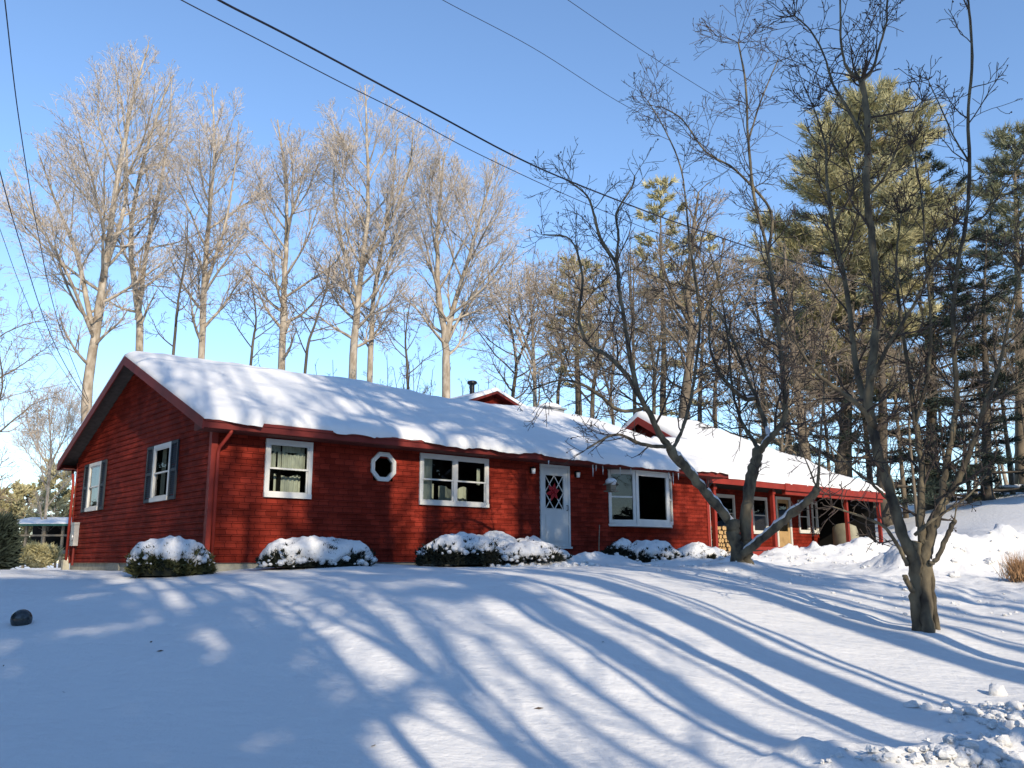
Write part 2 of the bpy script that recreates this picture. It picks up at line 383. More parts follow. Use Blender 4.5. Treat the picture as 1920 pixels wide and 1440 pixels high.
mb = MB(); mb.add([(0, W_, -0.05), (L_, W_, -0.05), (L_, W_, 2.7), (0, W_, 2.7)], [(0, 1, 2, 3)]); mb.build('back_wall', M['siding'], house)
mb = MB()
mb.box(-0.034, 0.09, -0.034, -0.0245, -0.03, 2.6); mb.box(-0.034, -0.0245, -0.0245, 0.09, -0.03, 2.6)
mb.build('corner_board', M['trim_red'], house)
mb = MB(); mb.box(L_ - 0.10, L_ + 0.03, -0.036, -0.026, -0.03, 2.6); mb.build('corner_board', M['trim_red'], house)
mb = MB(); mb.box(-0.034, -0.026, W_ - 0.1, W_ + .01, -0.03, 2.6); mb.build('corner_board', M['trim_red'], house)
mb = MB()
mb.box(0.02, L_ - .02, 0.02, 0.2, -0.8, -0.03); mb.box(0.02, 0.2, 0.2, W_ - .02, -0.8, -0.03); mb.box(L_ - .2, L_ - .02, .2, W_ - .02, -.8, -.03)
mb.box(-0.015, 0.02, 5.0, 5.75, -0.8, -0.035)
mb.build('foundation', M['concrete'], house)
mb = MB()   # near-black sheets standing for the unlit rooms behind the glass
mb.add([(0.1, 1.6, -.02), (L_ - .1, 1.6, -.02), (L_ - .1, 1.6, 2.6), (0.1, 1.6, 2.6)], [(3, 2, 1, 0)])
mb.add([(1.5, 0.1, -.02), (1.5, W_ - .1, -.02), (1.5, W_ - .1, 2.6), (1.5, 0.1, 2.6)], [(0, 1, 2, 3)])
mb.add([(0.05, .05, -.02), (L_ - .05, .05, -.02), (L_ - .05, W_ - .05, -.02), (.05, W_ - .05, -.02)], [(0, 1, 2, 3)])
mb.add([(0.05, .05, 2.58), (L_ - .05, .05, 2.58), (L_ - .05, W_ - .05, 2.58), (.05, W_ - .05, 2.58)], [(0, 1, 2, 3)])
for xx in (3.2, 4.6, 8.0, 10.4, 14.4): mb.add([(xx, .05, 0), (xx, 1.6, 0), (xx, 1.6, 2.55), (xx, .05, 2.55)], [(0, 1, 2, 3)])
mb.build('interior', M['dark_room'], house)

# main roof slab, fascia, rake boards, soffit
def slab(mb, top, faces, th):
    n = len(top); v = [tuple(p) for p in top] + [(p[0], p[1], p[2] - th) for p in top]
    fs = [tuple(f) for f in faces] + [tuple(i + n for i in reversed(f)) for f in faces]
    cnt = {}
    for f in faces:
        for a, b in zip(f, f[1:] + f[:1]): cnt[(a, b)] = 1
    for (a, b) in list(cnt):
        if (b, a) not in cnt: fs.append((b, a, a + n, b + n))
    mb.add(v, fs)
X0r, X1r = -0.38, L_ + 0.42
rz = lambda y: float(roof_main(0, y))
mb = MB()
slab(mb, [(X0r, -OV, rz(-OV)), (X1r, -OV, rz(-OV)), (X1r, RIDGE, rz(RIDGE)), (X0r, RIDGE, rz(RIDGE)), (X1r, W_ + OV, rz(W_ + OV)), (X0r, W_ + OV, rz(W_ + OV))],
     [[0, 1, 2, 3], [3, 2, 4, 5]], 0.06)
roof = mb.build('roof', M['shingle'], house)
mb = MB()
mb.box(X0r, X1r, -OV - 0.028, -OV - 0.002, 2.455, 2.625)                                # front fascia
mb.box(X0r + .01, X1r - .01, -OV - 0.05, -OV - 0.03, 2.575, 2.632)                    # drip board
mb.box(X0r, X1r, W_ + OV + 0.002, W_ + OV + 0.028, 2.43, 2.625)
mb.build('fascia', M['trim_dark'], house)
mb = MB()
for sgn, xr in ((-1, X0r), (1, X1r)):
    mb = MB()
    for y0, y1 in ((-OV - .03, RIDGE), (W_ + OV + .03, RIDGE)):
        z0 = rz(max(-OV, min(y0, W_ + OV))); z1 = rz(RIDGE)
        xo = xr + sgn * 0.016
        mb.add([(xo - .014, y0, z0 - .22), (xo - .014, y1, z1 - .22), (xo - .014, y1, z1 - .01), (xo - .014, y0, z0 - .01),
                (xo + .014, y0, z0 - .22), (xo + .014, y1, z1 - .22), (xo + .014, y1, z1 - .01), (xo + .014, y0, z0 - .01)],
               [(0, 1, 2, 3), (7, 6, 5, 4), (0, 4, 5, 1), (1, 5, 6, 2), (2, 6, 7, 3), (3, 7, 4, 0)])
    mb.build('rake_board', M['trim_dark'], house)
mb = MB()
mb.box(X0r + .03, X1r - .03, -OV, -0.03, 2.44, 2.455); mb.box(X0r + .03, X1r - .03, W_ + .03, W_ + OV, 2.44, 2.455)
mb.add([(X0r, -OV, 2.432), (X0r, 0, 2.432), (X0r, 0, 2.60), (X0r, -OV, 2.55)], [(0, 1, 2, 3)])
mb.build('soffit', M['soffit'], house)

def roof_snow(name, zf, x0, x1, y0, y1, th, seed, step=0.1, front=None, mask=None):
    xs = np.arange(x0, x1 + 1e-6, (x1 - x0) / round((x1 - x0) / step)); ys = np.arange(y0, y1 + 1e-6, (y1 - y0) / round((y1 - y0) / step))
    gx, gy = np.meshgrid(xs, ys)
    s = seed * 13.7
    if front is not None:      # pull the lower edge back or let it curl over, by x
        e = front(gx); w = np.clip(1 - (gy - y0) / 0.6, 0, 1); gy = gy + e * w
    base = zf(gx, gy)
    de = np.minimum.reduce([gx - gx.min() + 0, gx.max() - gx, gy - gy.min(axis=0), gy.max(axis=0) - gy])
    de = np.clip(de + 0.015, 0, None)
    prof = np.clip(de / 0.26, 0, 1) ** 0.42
    t = th * prof * (1 + 0.75 * fbm(gx * 0.5 + s, gy * 0.5 + s, 3) + 0.5 * np.clip(1 - de / .9, 0, 1) * fbm(gx * 1.5 + s, gx * 0 + 1.1, 3, .6)) + 0.035 * fbm(gx * 1.9 + s, gy * 1.9, 3) * np.clip(de / .2, 0, 1)
    z = base + np.maximum(t, 0.012)
    ny, nx = gx.shape; i = np.arange(nx * ny).reshape(ny, nx)
    v = np.stack([gx, gy, z], -1).reshape(-1, 3); low = np.stack([gx, gy, base - 0.004], -1).reshape(-1, 3)
    if mask is None: keep = np.ones((ny - 1, nx - 1), bool)
    else: keep = mask(0.25 * (gx[:-1, :-1] + gx[1:, 1:] + gx[:-1, 1:] + gx[1:, :-1]), 0.25 * (gy[:-1, :-1] + gy[1:, 1:] + gy[:-1, 1:] + gy[1:, :-1]))
    q = np.stack([i[:-1, :-1], i[:-1, 1:], i[1:, 1:], i[1:, :-1]], -1)[keep]
    faces = [tuple(a) for a in q.tolist()]
    es = {}
    for f in faces:
        for a, b in zip(f, f[1:] + f[:1]): es[(a, b)] = 1
    V = [tuple(p) for p in v.tolist()]; m = {}
    def lo(a):
        if a not in m: m[a] = len(V); V.append(tuple(low[a].tolist()))
        return m[a]
    for (a, b) in list(es):
        if (b, a) not in es: faces.append((b, a, lo(a), lo(b)))
    mb = MB(); mb.V = V; mb.Fc = faces; mb.n = len(V)
    return mb.build(name, M['snow_roof'], house, smooth=True)
def front_edge(x):
    e = 0.10 * fbm(x * 1.1, x * 0 + 3.3, 5, 0.65) - 0.01
    e = e + np.where((x > 0.75) & (x < 2.35), 0.10, 0) + np.where((x > 3.3) & (x < 4.6), 0.06, 0) - np.where((x > 8.2) & (x < 13.4), 0.05, 0)
    return e
roof_snow('roof_snow', lambda x, y: roof_main(x, np.clip(y, -OV, W_ + OV)) - 0.9 * np.clip(-OV - .04 - y, 0, None), X0r - .02, X1r + .02, -OV - .11, W_ + OV + .05, 0.185, 1, 0.075, front_edge)

# addition: porch wing under a hipped roof
AX0, AX1, AY0, AYR, AY1 = 16.02, 27.3, 0.25, 4.8, 9.35
AXG = 18.0                                        # left gable end of the wing's upper roof
S2 = (5.22 - 2.58) / (AYR - AY0); S3 = (5.22 - 2.58) / (AX1 - 21.5)
def roof_add(x, y): return 2.58 + np.minimum(np.minimum((y - AY0) * S2, (AY1 - y) * S2), (AX1 - x) * S3)
za = lambda x, y: float(roof_add(x, y))
mb = MB()
YL = 2.6
slab(mb, [(AX0, AY0, 2.58), (AX1, AY0, 2.58), (21.5, AYR, 5.22), (AXG, AYR, 5.22), (AXG, YL, za(18, YL)), (AX0, YL, za(18, YL)), (AX1, AY1, 2.58), (AXG, AY1, 2.58)],
     [[0, 1, 2, 3, 4, 5], [1, 6, 2], [3, 2, 6, 7]], 0.10)
mb.build('porch_roof', M['shingle'], house)
roof_snow('roof_snow', roof_add, AX0 - .02, AX1 + .03, AY0 - .05, AY1, 0.20, 3, 0.1, lambda x: 0.03 * fbm(x * 1.7, x * 0 + 8.3, 3),
          lambda x, y: (x > AXG - .03) | (y < YL))
mb = MB()
mb.box(15.62, 20.2, AY0 - 0.03, AY0 - 0.002, 2.36, 2.565); mb.box(20.2, AX1, AY0 - 0.06, AY0 - 0.034, 2.33, 2.575)
mb.box(20.3, AX1 - .1, AY0 + .02, AY0 + .16, 2.20, 2.36)                                # beam over the posts
mb.box(AX1 + 0.002, AX1 + .03, AY0 - .03, AY1, 2.34, 2.57)
for (y0, y1) in ((0.6, AYR), (AY1, AYR)):
    z0, z1 = za(20, y0), za(20, y1)
    mb.add([(AXG - .04, y0, z0 - .27), (AXG - .04, y1, z1 - .27), (AXG - .04, y1, z1 - .0), (AXG - .04, y0, z0 - .0),
            (AXG - .005, y0, z0 - .27), (AXG - .005, y1, z1 - .27), (AXG - .005, y1, z1 - .0), (AXG - .005, y0, z0 - .0)],
           [(3, 2, 1, 0), (4, 5, 6, 7), (0, 1, 5, 4), (1, 2, 6, 5), (2, 3, 7, 6), (3, 0, 4, 7)])
mb.build('porch_fascia', M['trim_red'], house)
mb = MB()
Tag = lambda u, o, z: (AXG + .25 - o, u, z)
lap_wall(mb, Tag, 2.6, 5.0, lambda z: (AY0 + (z - 2.45) / S2, AY1 - (z - 2.45) / S2), [])
mb.build('wing_gable_wall', M['siding'], house)
mb = MB()
PW = [(17.55, 18.75, 0.95, 2.27), (20.35, 21.35, 0.95, 2.27), (22.12, 23.3, 0.27, 2.32), (24.6, 25.55, 1.0, 2.27), (25.95, 26.5, 1.0, 2.27)]
def pxw(px, y=2.2):
    d = at(px, 1000, 1.0); 
    # house-frame x where the vertical plane of this picture column meets y
    ex, ey = d[0] * math.sin(YAW) + d[1] * math.cos(YAW), -d[0] * math.cos(YAW) + d[1] * math.sin(YAW)
    dx, dy = -HX, -HY; cx_, cy_ = dx * math.sin(YAW) + dy * math.cos(YAW), -dx * math.cos(YAW) + dy * math.sin(YAW)
    return cx_ + ex * (y - cy_) / ey
PW = [(pxw(1340), pxw(1379), 0.95, 2.27), (pxw(1411), pxw(1440), 0.92, 2.27), (pxw(1456), pxw(1484), 0.30, 2.34), (pxw(1498), pxw(1518), 1.0, 2.27), (pxw(1523), pxw(1534), 1.0, 2.27)]
lap_wall(mb, Tp, 0.1, 2.6, lambda z: (15.6, 25.6), [inn(w, .05) for w in PW])
mb.build('porch_wall', M['siding'], house)
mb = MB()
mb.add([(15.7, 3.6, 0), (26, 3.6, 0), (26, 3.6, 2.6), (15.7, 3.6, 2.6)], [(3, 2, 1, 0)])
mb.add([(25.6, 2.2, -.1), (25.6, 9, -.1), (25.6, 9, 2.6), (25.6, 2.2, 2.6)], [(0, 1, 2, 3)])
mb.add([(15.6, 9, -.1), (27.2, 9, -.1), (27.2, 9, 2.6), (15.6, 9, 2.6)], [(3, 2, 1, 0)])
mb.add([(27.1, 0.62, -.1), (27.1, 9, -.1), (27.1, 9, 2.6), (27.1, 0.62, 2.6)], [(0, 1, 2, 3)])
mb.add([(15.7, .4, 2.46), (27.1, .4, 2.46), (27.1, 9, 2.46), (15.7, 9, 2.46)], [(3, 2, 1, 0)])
mb.build('porch_interior', M['dark_room'], house)  # near-black sheets carry the shade under porch and carport
mb = MB()
mb.box(15.7, 23.6, 0.5, 2.18, 0.02, 0.24); mb.box(23.6, 27.1, .5, 9, -.06, .06)
for k in range(14): mb.box(15.75, 23.6, 0.46 + k * 0.122, 0.57 + k * 0.122, 0.244, 0.268)
mb.build('porch_deck', M['wood_grey'], house)
mb = MB(); mb.box(17.6, pxw(1467, .42), 0.40, 0.455, -0.12, 0.42); mb.build('porch_skirt', M['trim_red'], house)
for px in (1341, 1408, 1452, 1590, 1651):
    x = pxw(px, 0.5)
    m2 = MB(); m2.box(x - .06, x + .06, .44, .56, -0.1, 2.36); m2.box(x - .085, x + .085, .415, .585, 2.2, 2.30); m2.box(x - .085, x + .085, .415, .585, .28, .36)
    m2.build('porch_post', M['trim_red'], house)
# a white corner board where the wing meets the house
mb = MB(); mb.box(L_ + .035, L_ + .16, 0.05, 0.19, 0.05, 2.4); mb.box(L_ + .165, L_ + .3, 0.30, 0.40, 0.05, 2.4); mb.build('corner_post', M['white'], house)

# rear wing: its front gable peeps over the ridge
mb = MB(); gx0, gx1, gy0 = 10.3, 12.5, 5.3; gm = 11.33
slab(mb, [(gm - 1.9, gy0 - .3, 4.68), (gm, gy0 - .3, 5.40), (gm, 12, 5.40), (gm - 1.9, 12, 4.68), (gm + 1.9, gy0 - .3, 4.68), (gm + 1.9, 12, 4.68)], [[0, 1, 2, 3], [1, 4, 5, 2]], .08)
mb.build('rear_roof', M['trim_dark'], house)
mb = MB(); mb.add([(gm - 1.7, gy0, 4.3), (gm + 1.7, gy0, 4.3), (gm + 1.7, gy0, 4.72), (gm, gy0, 5.34), (gm - 1.7, gy0, 4.72)], [(0, 1, 2, 3, 4)])
mb.build('rear_gable', M['siding'], house)
mb = MB(); mb.add([(gm - 1.92, gy0 - .32, 4.69), (gm, gy0 - .32, 5.405), (gm + 1.92, gy0 - .32, 4.69), (gm + 1.92, gy0 - .3, 4.83), (gm, gy0 - .25, 5.53), (gm - 1.92, gy0 - .3, 4.83),
        (gm - 1.92, 12, 4.83), (gm, 12, 5.53), (gm + 1.92, 12, 4.83)], [(0, 1, 4, 5), (1, 2, 3, 4), (5, 4, 7, 6), (4, 3, 8, 7)])
mb.build('rear_roof_snow', M['snow_roof'], house)
fx, fy = 11.0, 5.9
mb = MB(); mb.tube([(fx, fy, 4.9), (fx, fy, 5.72)], [.085, .085], 14); mb.tube([(fx, fy, 5.70), (fx, fy, 5.74), (fx, fy, 5.80), (fx, fy, 5.83)], [.10, .165, .165, .12], 14)
mb.build('flue_pipe', M['metal_dark'], house)
mb = MB(); vx, vy = 14.05, 5.4; mb.box(vx - .42, vx + .42, vy - .3, vy + .3, 4.5, 5.13)
mb.box(vx - .50, vx + .50, vy - .36, vy + .36, 5.13, 5.19)
vent = mb.build('roof_vent', M['metal_grey'], house)
mb = MB(); mb.sphere((vx, vy, 5.19), .46, 14, 8, (1.05, .8, .42)); mb.build('snow_cap', M['snow_roof'], vent, True)

# ---- windows
def sash_window(T, w, parent, cols=1, curtain=None, fr=0.085, sill=True, name='window', hmid=True, d=0.05):
    u0, u1, z0, z1 = w
    mb = MB()
    mb.box(u0, u1, 0.0, d, z1 - fr, z1, T); mb.box(u0, u1, 0.0, d + (.02 if sill else 0), z0, z0 + fr * 1.1, T)
    mb.box(u0, u0 + fr, 0.0, d, z0 + fr * 1.1, z1 - fr, T); mb.box(u1 - fr, u1, 0.0, d, z0 + fr * 1.1, z1 - fr, T)
    iw = (u1 - u0 - 2 * fr)
    for c in range(1, cols):
        uc = u0 + fr + iw * c / cols; mb.box(uc - .05, uc + .05, 0.0, d - .003, z0 + fr * 1.1, z1 - fr, T)
    win = mb.build(name, M['white'], parent)
    s = MB(); p = MB(); cu = []
    za_, zb_ = z0 + fr * 1.1, z1 - fr; zm = (za_ + zb_) / 2
    for c in range(cols):
        a = u0 + fr + iw * c / cols + (.05 if c else 0); b = u0 + fr + iw * (c + 1) / cols - (.05 if c < cols - 1 else 0)
        t = .032
        for (lo, hi, o) in (((za_, zm + .02, 0.004), (zm - .02, zb_, 0.022)) if hmid else ((za_, zb_, .01),)):
            s.box(a, b, o - .015, o + .015, lo, lo + t, T); s.box(a, b, o - .015, o + .015, hi - t, hi, T)
            s.box(a, a + t, o - .015, o + .015, lo + t, hi - t, T); s.box(b - t, b, o - .015, o + .015, lo + t, hi - t, T)
            p.add([T(a + t * .5, o - .001, lo + t * .5), T(b - t * .5, o - .001, lo + t * .5), T(b - t * .5, o - .001, hi - t * .5), T(a + t * .5, o - .001, hi - t * .5)], [(3, 2, 1, 0) if T is Tg else (0, 1, 2, 3)])
        if curtain: curtain(cu, T, a, b, za_, zm, zb_, c)
    s.build('sash', M['white'], win); p.build('pane', M['glass'], win)
    for cm in cu: cm.build('curtain', M['curtain'], win, True)
    return win
def sheet(lst, T, a, b, zlo, zhi, o=-0.12, amp=0.02, wav=0.0, nfold=9):
    mb = MB(); lst.append(mb)
    n = 40; v = []; f = []
    for i in range(n + 1):
        u = a + (b - a) * i / n; oo = o + amp * math.sin(i / n * nfold * 2 * math.pi)
        zt = zhi + wav * math.sin(i / n * 2 * math.pi * 1.3 + .6)
        v += [T(u, oo, zlo), T(u, oo, zt)]
    for i in range(n): f.append((2 * i, 2 * i + 2, 2 * i + 3, 2 * i + 1))
    mb.add(v, f)
def cur_w1(mb, T, a, b, z0, zm, z1, c):
    m = a + (b - a) * .27
    sheet(mb, T, a, m - .02, zm + .0, z1 - .16, wav=.025, nfold=3); sheet(mb, T, m + .02, b, zm - .01, z1 - .16, wav=.03, nfold=7)
    sheet(mb, T, m + .04, b, z0 + .02, zm - .10, o=-0.3, wav=.03, nfold=6); sheet(mb, T, a, m - .02, z0 + .02, zm - .07, o=-.75, nfold=3)
    sheet(mb, T, a, b, z1 - .14, z1 + .02, o=-.16, nfold=12)
def cur_w2(mb, T, a, b, z0, zm, z1, c):
    if c == 0: sheet(mb, T, a, a + (b - a) * .42, z0, z1, nfold=2, amp=.006)
    else: sheet(mb, T, b - .16, b - .06, zm - .05, z1 - .15, nfold=1)
    if c: sheet(mb, T, a, b, z0, zm - .1, o=-.7, wav=.05, nfold=5)
    else: sheet(mb, T, a + (b - a) * .5, b, z0, zm - .02, o=-.75, nfold=5)
def cur_g(mb, T, a, b, z0, zm, z1, c):
    sheet(mb, T, a, a + (b - a) * .3, z0, z1, nfold=3); sheet(mb, T, b - (b - a) * .3, b, z0, z1, nfold=3)
sash_window(Tf, W1, house, 1, cur_w1); sash_window(Tf, W2, house, 2, cur_w2)
sash_window(Tg, GA, house, 1, cur_g); sash_window(Tg, GB, house, 1, cur_g)
for g in (GA, GB):
    for u0, u1 in ((g[0] - .40, g[0] - .02), (g[1] + .02, g[1] + .40)):
        mb = MB(); mb.box(u0, u0 + .05, .02, .055, g[2], g[3], Tg); mb.box(u1 - .05, u1, .02, .055, g[2], g[3], Tg)
        for z in (g[2], (g[2] + g[3]) / 2 - .03, g[3] - .06): mb.box(u0 + .05, u1 - .05, .02, .055, z, z + .06, Tg)
        z = g[2] + .06
        while z < g[3] - .08:
            mb.add([Tg(u0 + .05, .022, z + .04), Tg(u1 - .05, .022, z + .04), Tg(u1 - .05, .048, z), Tg(u0 + .05, .048, z)], [(0, 1, 2, 3)]); z += .045
        mb.add([Tg(u0 + .05, .021, g[2]), Tg(u1 - .05, .021, g[2]), Tg(u1 - .05, .021, g[3]), Tg(u0 + .05, .021, g[3])], [(0, 1, 2, 3)])
        mb.build('shutter', M['shutter'], house)
# octagonal window
mb = MB(); oc = lambda r, o: [Tf(OCT[0] + r * math.cos(R(22.5 + 45 * k)), o, OCT[1] + r * math.sin(R(22.5 + 45 * k))) for k in range(8)]
ro, ri = 0.345, 0.245
rings = [oc(ro, 0.0), oc(ro, .05), oc(ri + .06, .06), oc(ri + .03, .045), oc(ri, .045), oc(ri, -.03)]
v = [p for r_ in rings for p in r_]
mb.add(v, [(a * 8 + k, a * 8 + (k + 1) % 8, (a + 1) * 8 + (k + 1) % 8, (a + 1) * 8 + k) for a in range(5) for k in range(8)])
ow = mb.build('octagonal_window', M['white'], house)
mb = MB(); mb.add(oc(ri + .005, .005), [tuple(range(8))]); mb.build('pane', M['glass'], ow)
# bay window: three faces
B0 = (11.10, 0.0); B1 = (11.82, -.34); B2 = (13.22, -.34); B3 = (13.78, 0.0)
def Tseg(a, b):
    d = np.array([b[0] - a[0], b[1] - a[1]]); L = np.hypot(*d); d = d / L; nrm = np.array([d[1], -d[0]])
    return (lambda u, o, z: (a[0] + d[0] * u + nrm[0] * o, a[1] + d[1] * u + nrm[1] * o, z)), L
mb = MB()
for zz, th in ((.90, .09), (2.41, .07)):
    mb = MB()
    n0 = [(B0[0] - .03, .0, zz), (B1[0] - .03, B1[1] - .08, zz), (B2[0] + .03, B2[1] - .08, zz), (B3[0] + .03, .0, zz)]
    v = n0 + [(p[0], p[1], zz + th) for p in n0]
    mb.add(v, [(3, 2, 1, 0), (4, 5, 6, 7), (0, 1, 5, 4), (1, 2, 6, 5), (2, 3, 7, 6), (3, 0, 4, 7)])
    if th > .08: bay = mb.build('bay_window', M['white'], house)
    else: mb.build('head_board', M['white'], bay)
for i, (a, b, hm) in enumerate(((B0, B1, True), (B1, B2, False), (B2, B3, True))):
    T, L = Tseg(a, b)
    w = (0.0, L, .992, 2.408); fr = .085 if i != 1 else .11
    mb = MB()
    mb.box(w[0], w[1], 0, .045, w[3] - fr, w[3], T); mb.box(w[0], w[1], 0, .045, w[2], w[2] + fr, T)
    mb.box(w[0], w[0] + fr, 0, .045, w[2] + fr, w[3] - fr, T); mb.box(w[1] - fr, w[1], 0, .045, w[2] + fr, w[3] - fr, T)
    if hm: mb.box(w[0] + fr, w[1] - fr, 0.003, .035, 1.68, 1.72, T)
    mb.build('sash', M['white'], bay)
    mb = MB(); mb.add([T(fr, .012, w[2] + fr), T(L - fr, .012, w[2] + fr), T(L - fr, .012, w[3] - fr), T(fr, .012, w[3] - fr)], [(0, 1, 2, 3)])
    mb.build('pane', M['glass'], bay)
# porch windows and porch door
for i, w in enumerate(PW):
    if i == 2: continue
    sash_window(Tp, w, house, 1, None, fr=.09)
u0, u1, z0, z1 = PW[2]
mb = MB(); fr = .10
mb.box(u0, u1, 0, .05, z1 - fr, z1, Tp); mb.box(u0, u0 + fr, 0, .05, z0, z1 - fr, Tp); mb.box(u1 - fr, u1, 0, .05, z0, z1 - fr, Tp)
pd = mb.build('porch_door', M['white'], house)
mb = MB(); mb.box(u0 + fr, u1 - fr, -.03, .005, z0, z0 + .75, Tp); mb.box(u0 + fr, u0 + fr + .12, -.03, .005, z0 + .75, z1 - fr, Tp); mb.box(u1 - fr - .12, u1 - fr, -.03, .005, z0 + .75, z1 - fr, Tp); mb.box(u0 + fr + .12, u1 - fr - .12, -.03, .005, z1 - fr - .14, z1 - fr, Tp)
mb.build('door_leaf', M['wood_tan'], pd)
mb = MB(); mb.add([Tp(u0 + .2, -.01, z0 + .7), Tp(u1 - .2, -.01, z0 + .7), Tp(u1 - .2, -.01, z1 - .2), Tp(u0 + .2, -.01, z1 - .2)], [(0, 1, 2, 3)]); mb.build('pane', M['glass'], pd)
# front storm door
u0, u1, z0, z1 = DOOR
mb = MB(); fr = .07
mb.box(u0, u1, 0, .05, z1 - fr, z1, Tf); mb.box(u0, u0 + fr, 0, .05, z0, z1 - fr, Tf); mb.box(u1 - fr, u1, 0, .05, z0, z1 - fr, Tf); mb.box(u0 - .02, u1 + .02, 0, .09, z0 - .05, z0, Tf)
dr = mb.build('front_door', M['door_white'], house)
a, b, c0, c1 = u0 + fr + .004, u1 - fr - .004, z0 + .004, z1 - fr - .004
gl0, gl1 = z0 + 0.93, c1 - .20; ga, gb = a + .10, b - .16
mb = MB(); mb.box(a, b, .0, .04, c0, gl0, Tf); mb.box(a, ga, .0, .04, gl0, c1, Tf); mb.box(gb, b, .0, .04, gl0, c1, Tf); mb.box(ga, gb, .0, .04, gl1, c1, Tf)
mb.box(a + .10, b - .10, .04, .048, c0 + .12, gl0 - .12, Tf)
k = 9
for i in range(k):   # scalloped apron over the panel
    mb.box(ga + (gb - ga) * i / k, ga + (gb - ga) * (i + .6) / k, .012, .036, gl0, gl0 + .035, Tf)
mb.build('door_leaf', M['door_white'], dr)
mb = MB(); mb.add([Tf(ga, .012, gl0), Tf(gb, .012, gl0), Tf(gb, .012, gl1), Tf(ga, .012, gl1)], [(0, 1, 2, 3)]); mb.build('pane', M['glass'], dr)
mb = MB()
nx_, nz_ = 2, 2; cw, chh = (gb - ga) / nx_, (gl1 - gl0) / nz_
for i in range(nx_):
    for j in range(nz_):
        x0_, x1_, zA, zB = ga + cw * i, ga + cw * (i + 1), gl0 + chh * j, gl0 + chh * (j + 1)
        mb.beam(Tf(x0_, .024, zA), Tf(x1_, .024, zB), .022, .012, (0, 1, 0)); mb.beam(Tf(x0_, .026, zB), Tf(x1_, .026, zA), .022, .012, (0, 1, 0))
mb.build('lattice', M['white'], dr)
mb = MB(); mb.tube([Tf(b - .05, .04, z0 + .93), Tf(b - .05, .09, z0 + .93), Tf(b - .05, .09, z0 + 1.05), Tf(b - .05, .04, z0 + 1.05)], [.011] * 4, 6); mb.build('handle', M['metal_dark'], dr)
# wall lights
for px, py in ((1000, 887), (1085, 893)):
    x = pxw(px, -.1); z = 2.21
    m2 = MB(); m2.box(x - .04, x + .04, .02, .05, z - .06, z + .10, Tf); m2.beam(Tf(x, .04, z + .09), Tf(x, .12, z + .09), .02, .02); m2.tube([Tf(x, .12, z + .06), Tf(x, .12, z + .11)], [.07, .025], 10)
    wl = m2.build('wall_light', M['metal_dark'], house)
    m2 = MB(); m2.tube([Tf(x, .12, z - .07), Tf(x, .12, z + .06)], [.045, .06], 10); m2.build('lamp_glass', M['white_glass'], wl, True)
# meter box, conduit, downspouts
mb = MB(); mb.box(W_ - .72, W_ - .42, .02, .14, .40, .98, Tg); mb.box(W_ - .74, W_ - .40, .02, .15, .94, 1.0, Tg); mb.tube([Tg(W_ - .57, .16, .62), Tg(W_ - .57, .13, .62)], [.09, .10], 14)
mb.build('meter_box', M['metal_grey'], house)
mb = MB(); mb.tube([Tg(W_ - .57, .07, -.1), Tg(W_ - .57, .07, .40)], [.03, .03], 8); mb.build('conduit', M['trim_dark'], house)
def dsp(pts):
    mb = MB(); mb.tube(pts, [.036] * len(pts), 8); mb.build('downspout', M['trim_red'], house, True)
dsp([(0.18, -OV + .02, 2.46), (0.17, -OV + .03, 2.40), (0.10, -.10, 2.15), (0.09, -.075, 2.05), (0.09, -.075, 0.0)])
dsp([(-.05, W_ + .3, 2.46), (-.05, W_ + .28, 2.35), (-.07, W_ + .06, 2.1), (-.07, W_ + .05, 2.0), (-.07, W_ + .05, 0.0)])
mb = MB(); mb.box(-.16, 0.0, W_ - .05, W_ + .12, -.8, .03); mb.build('foundation_pier', M['concrete'], house)
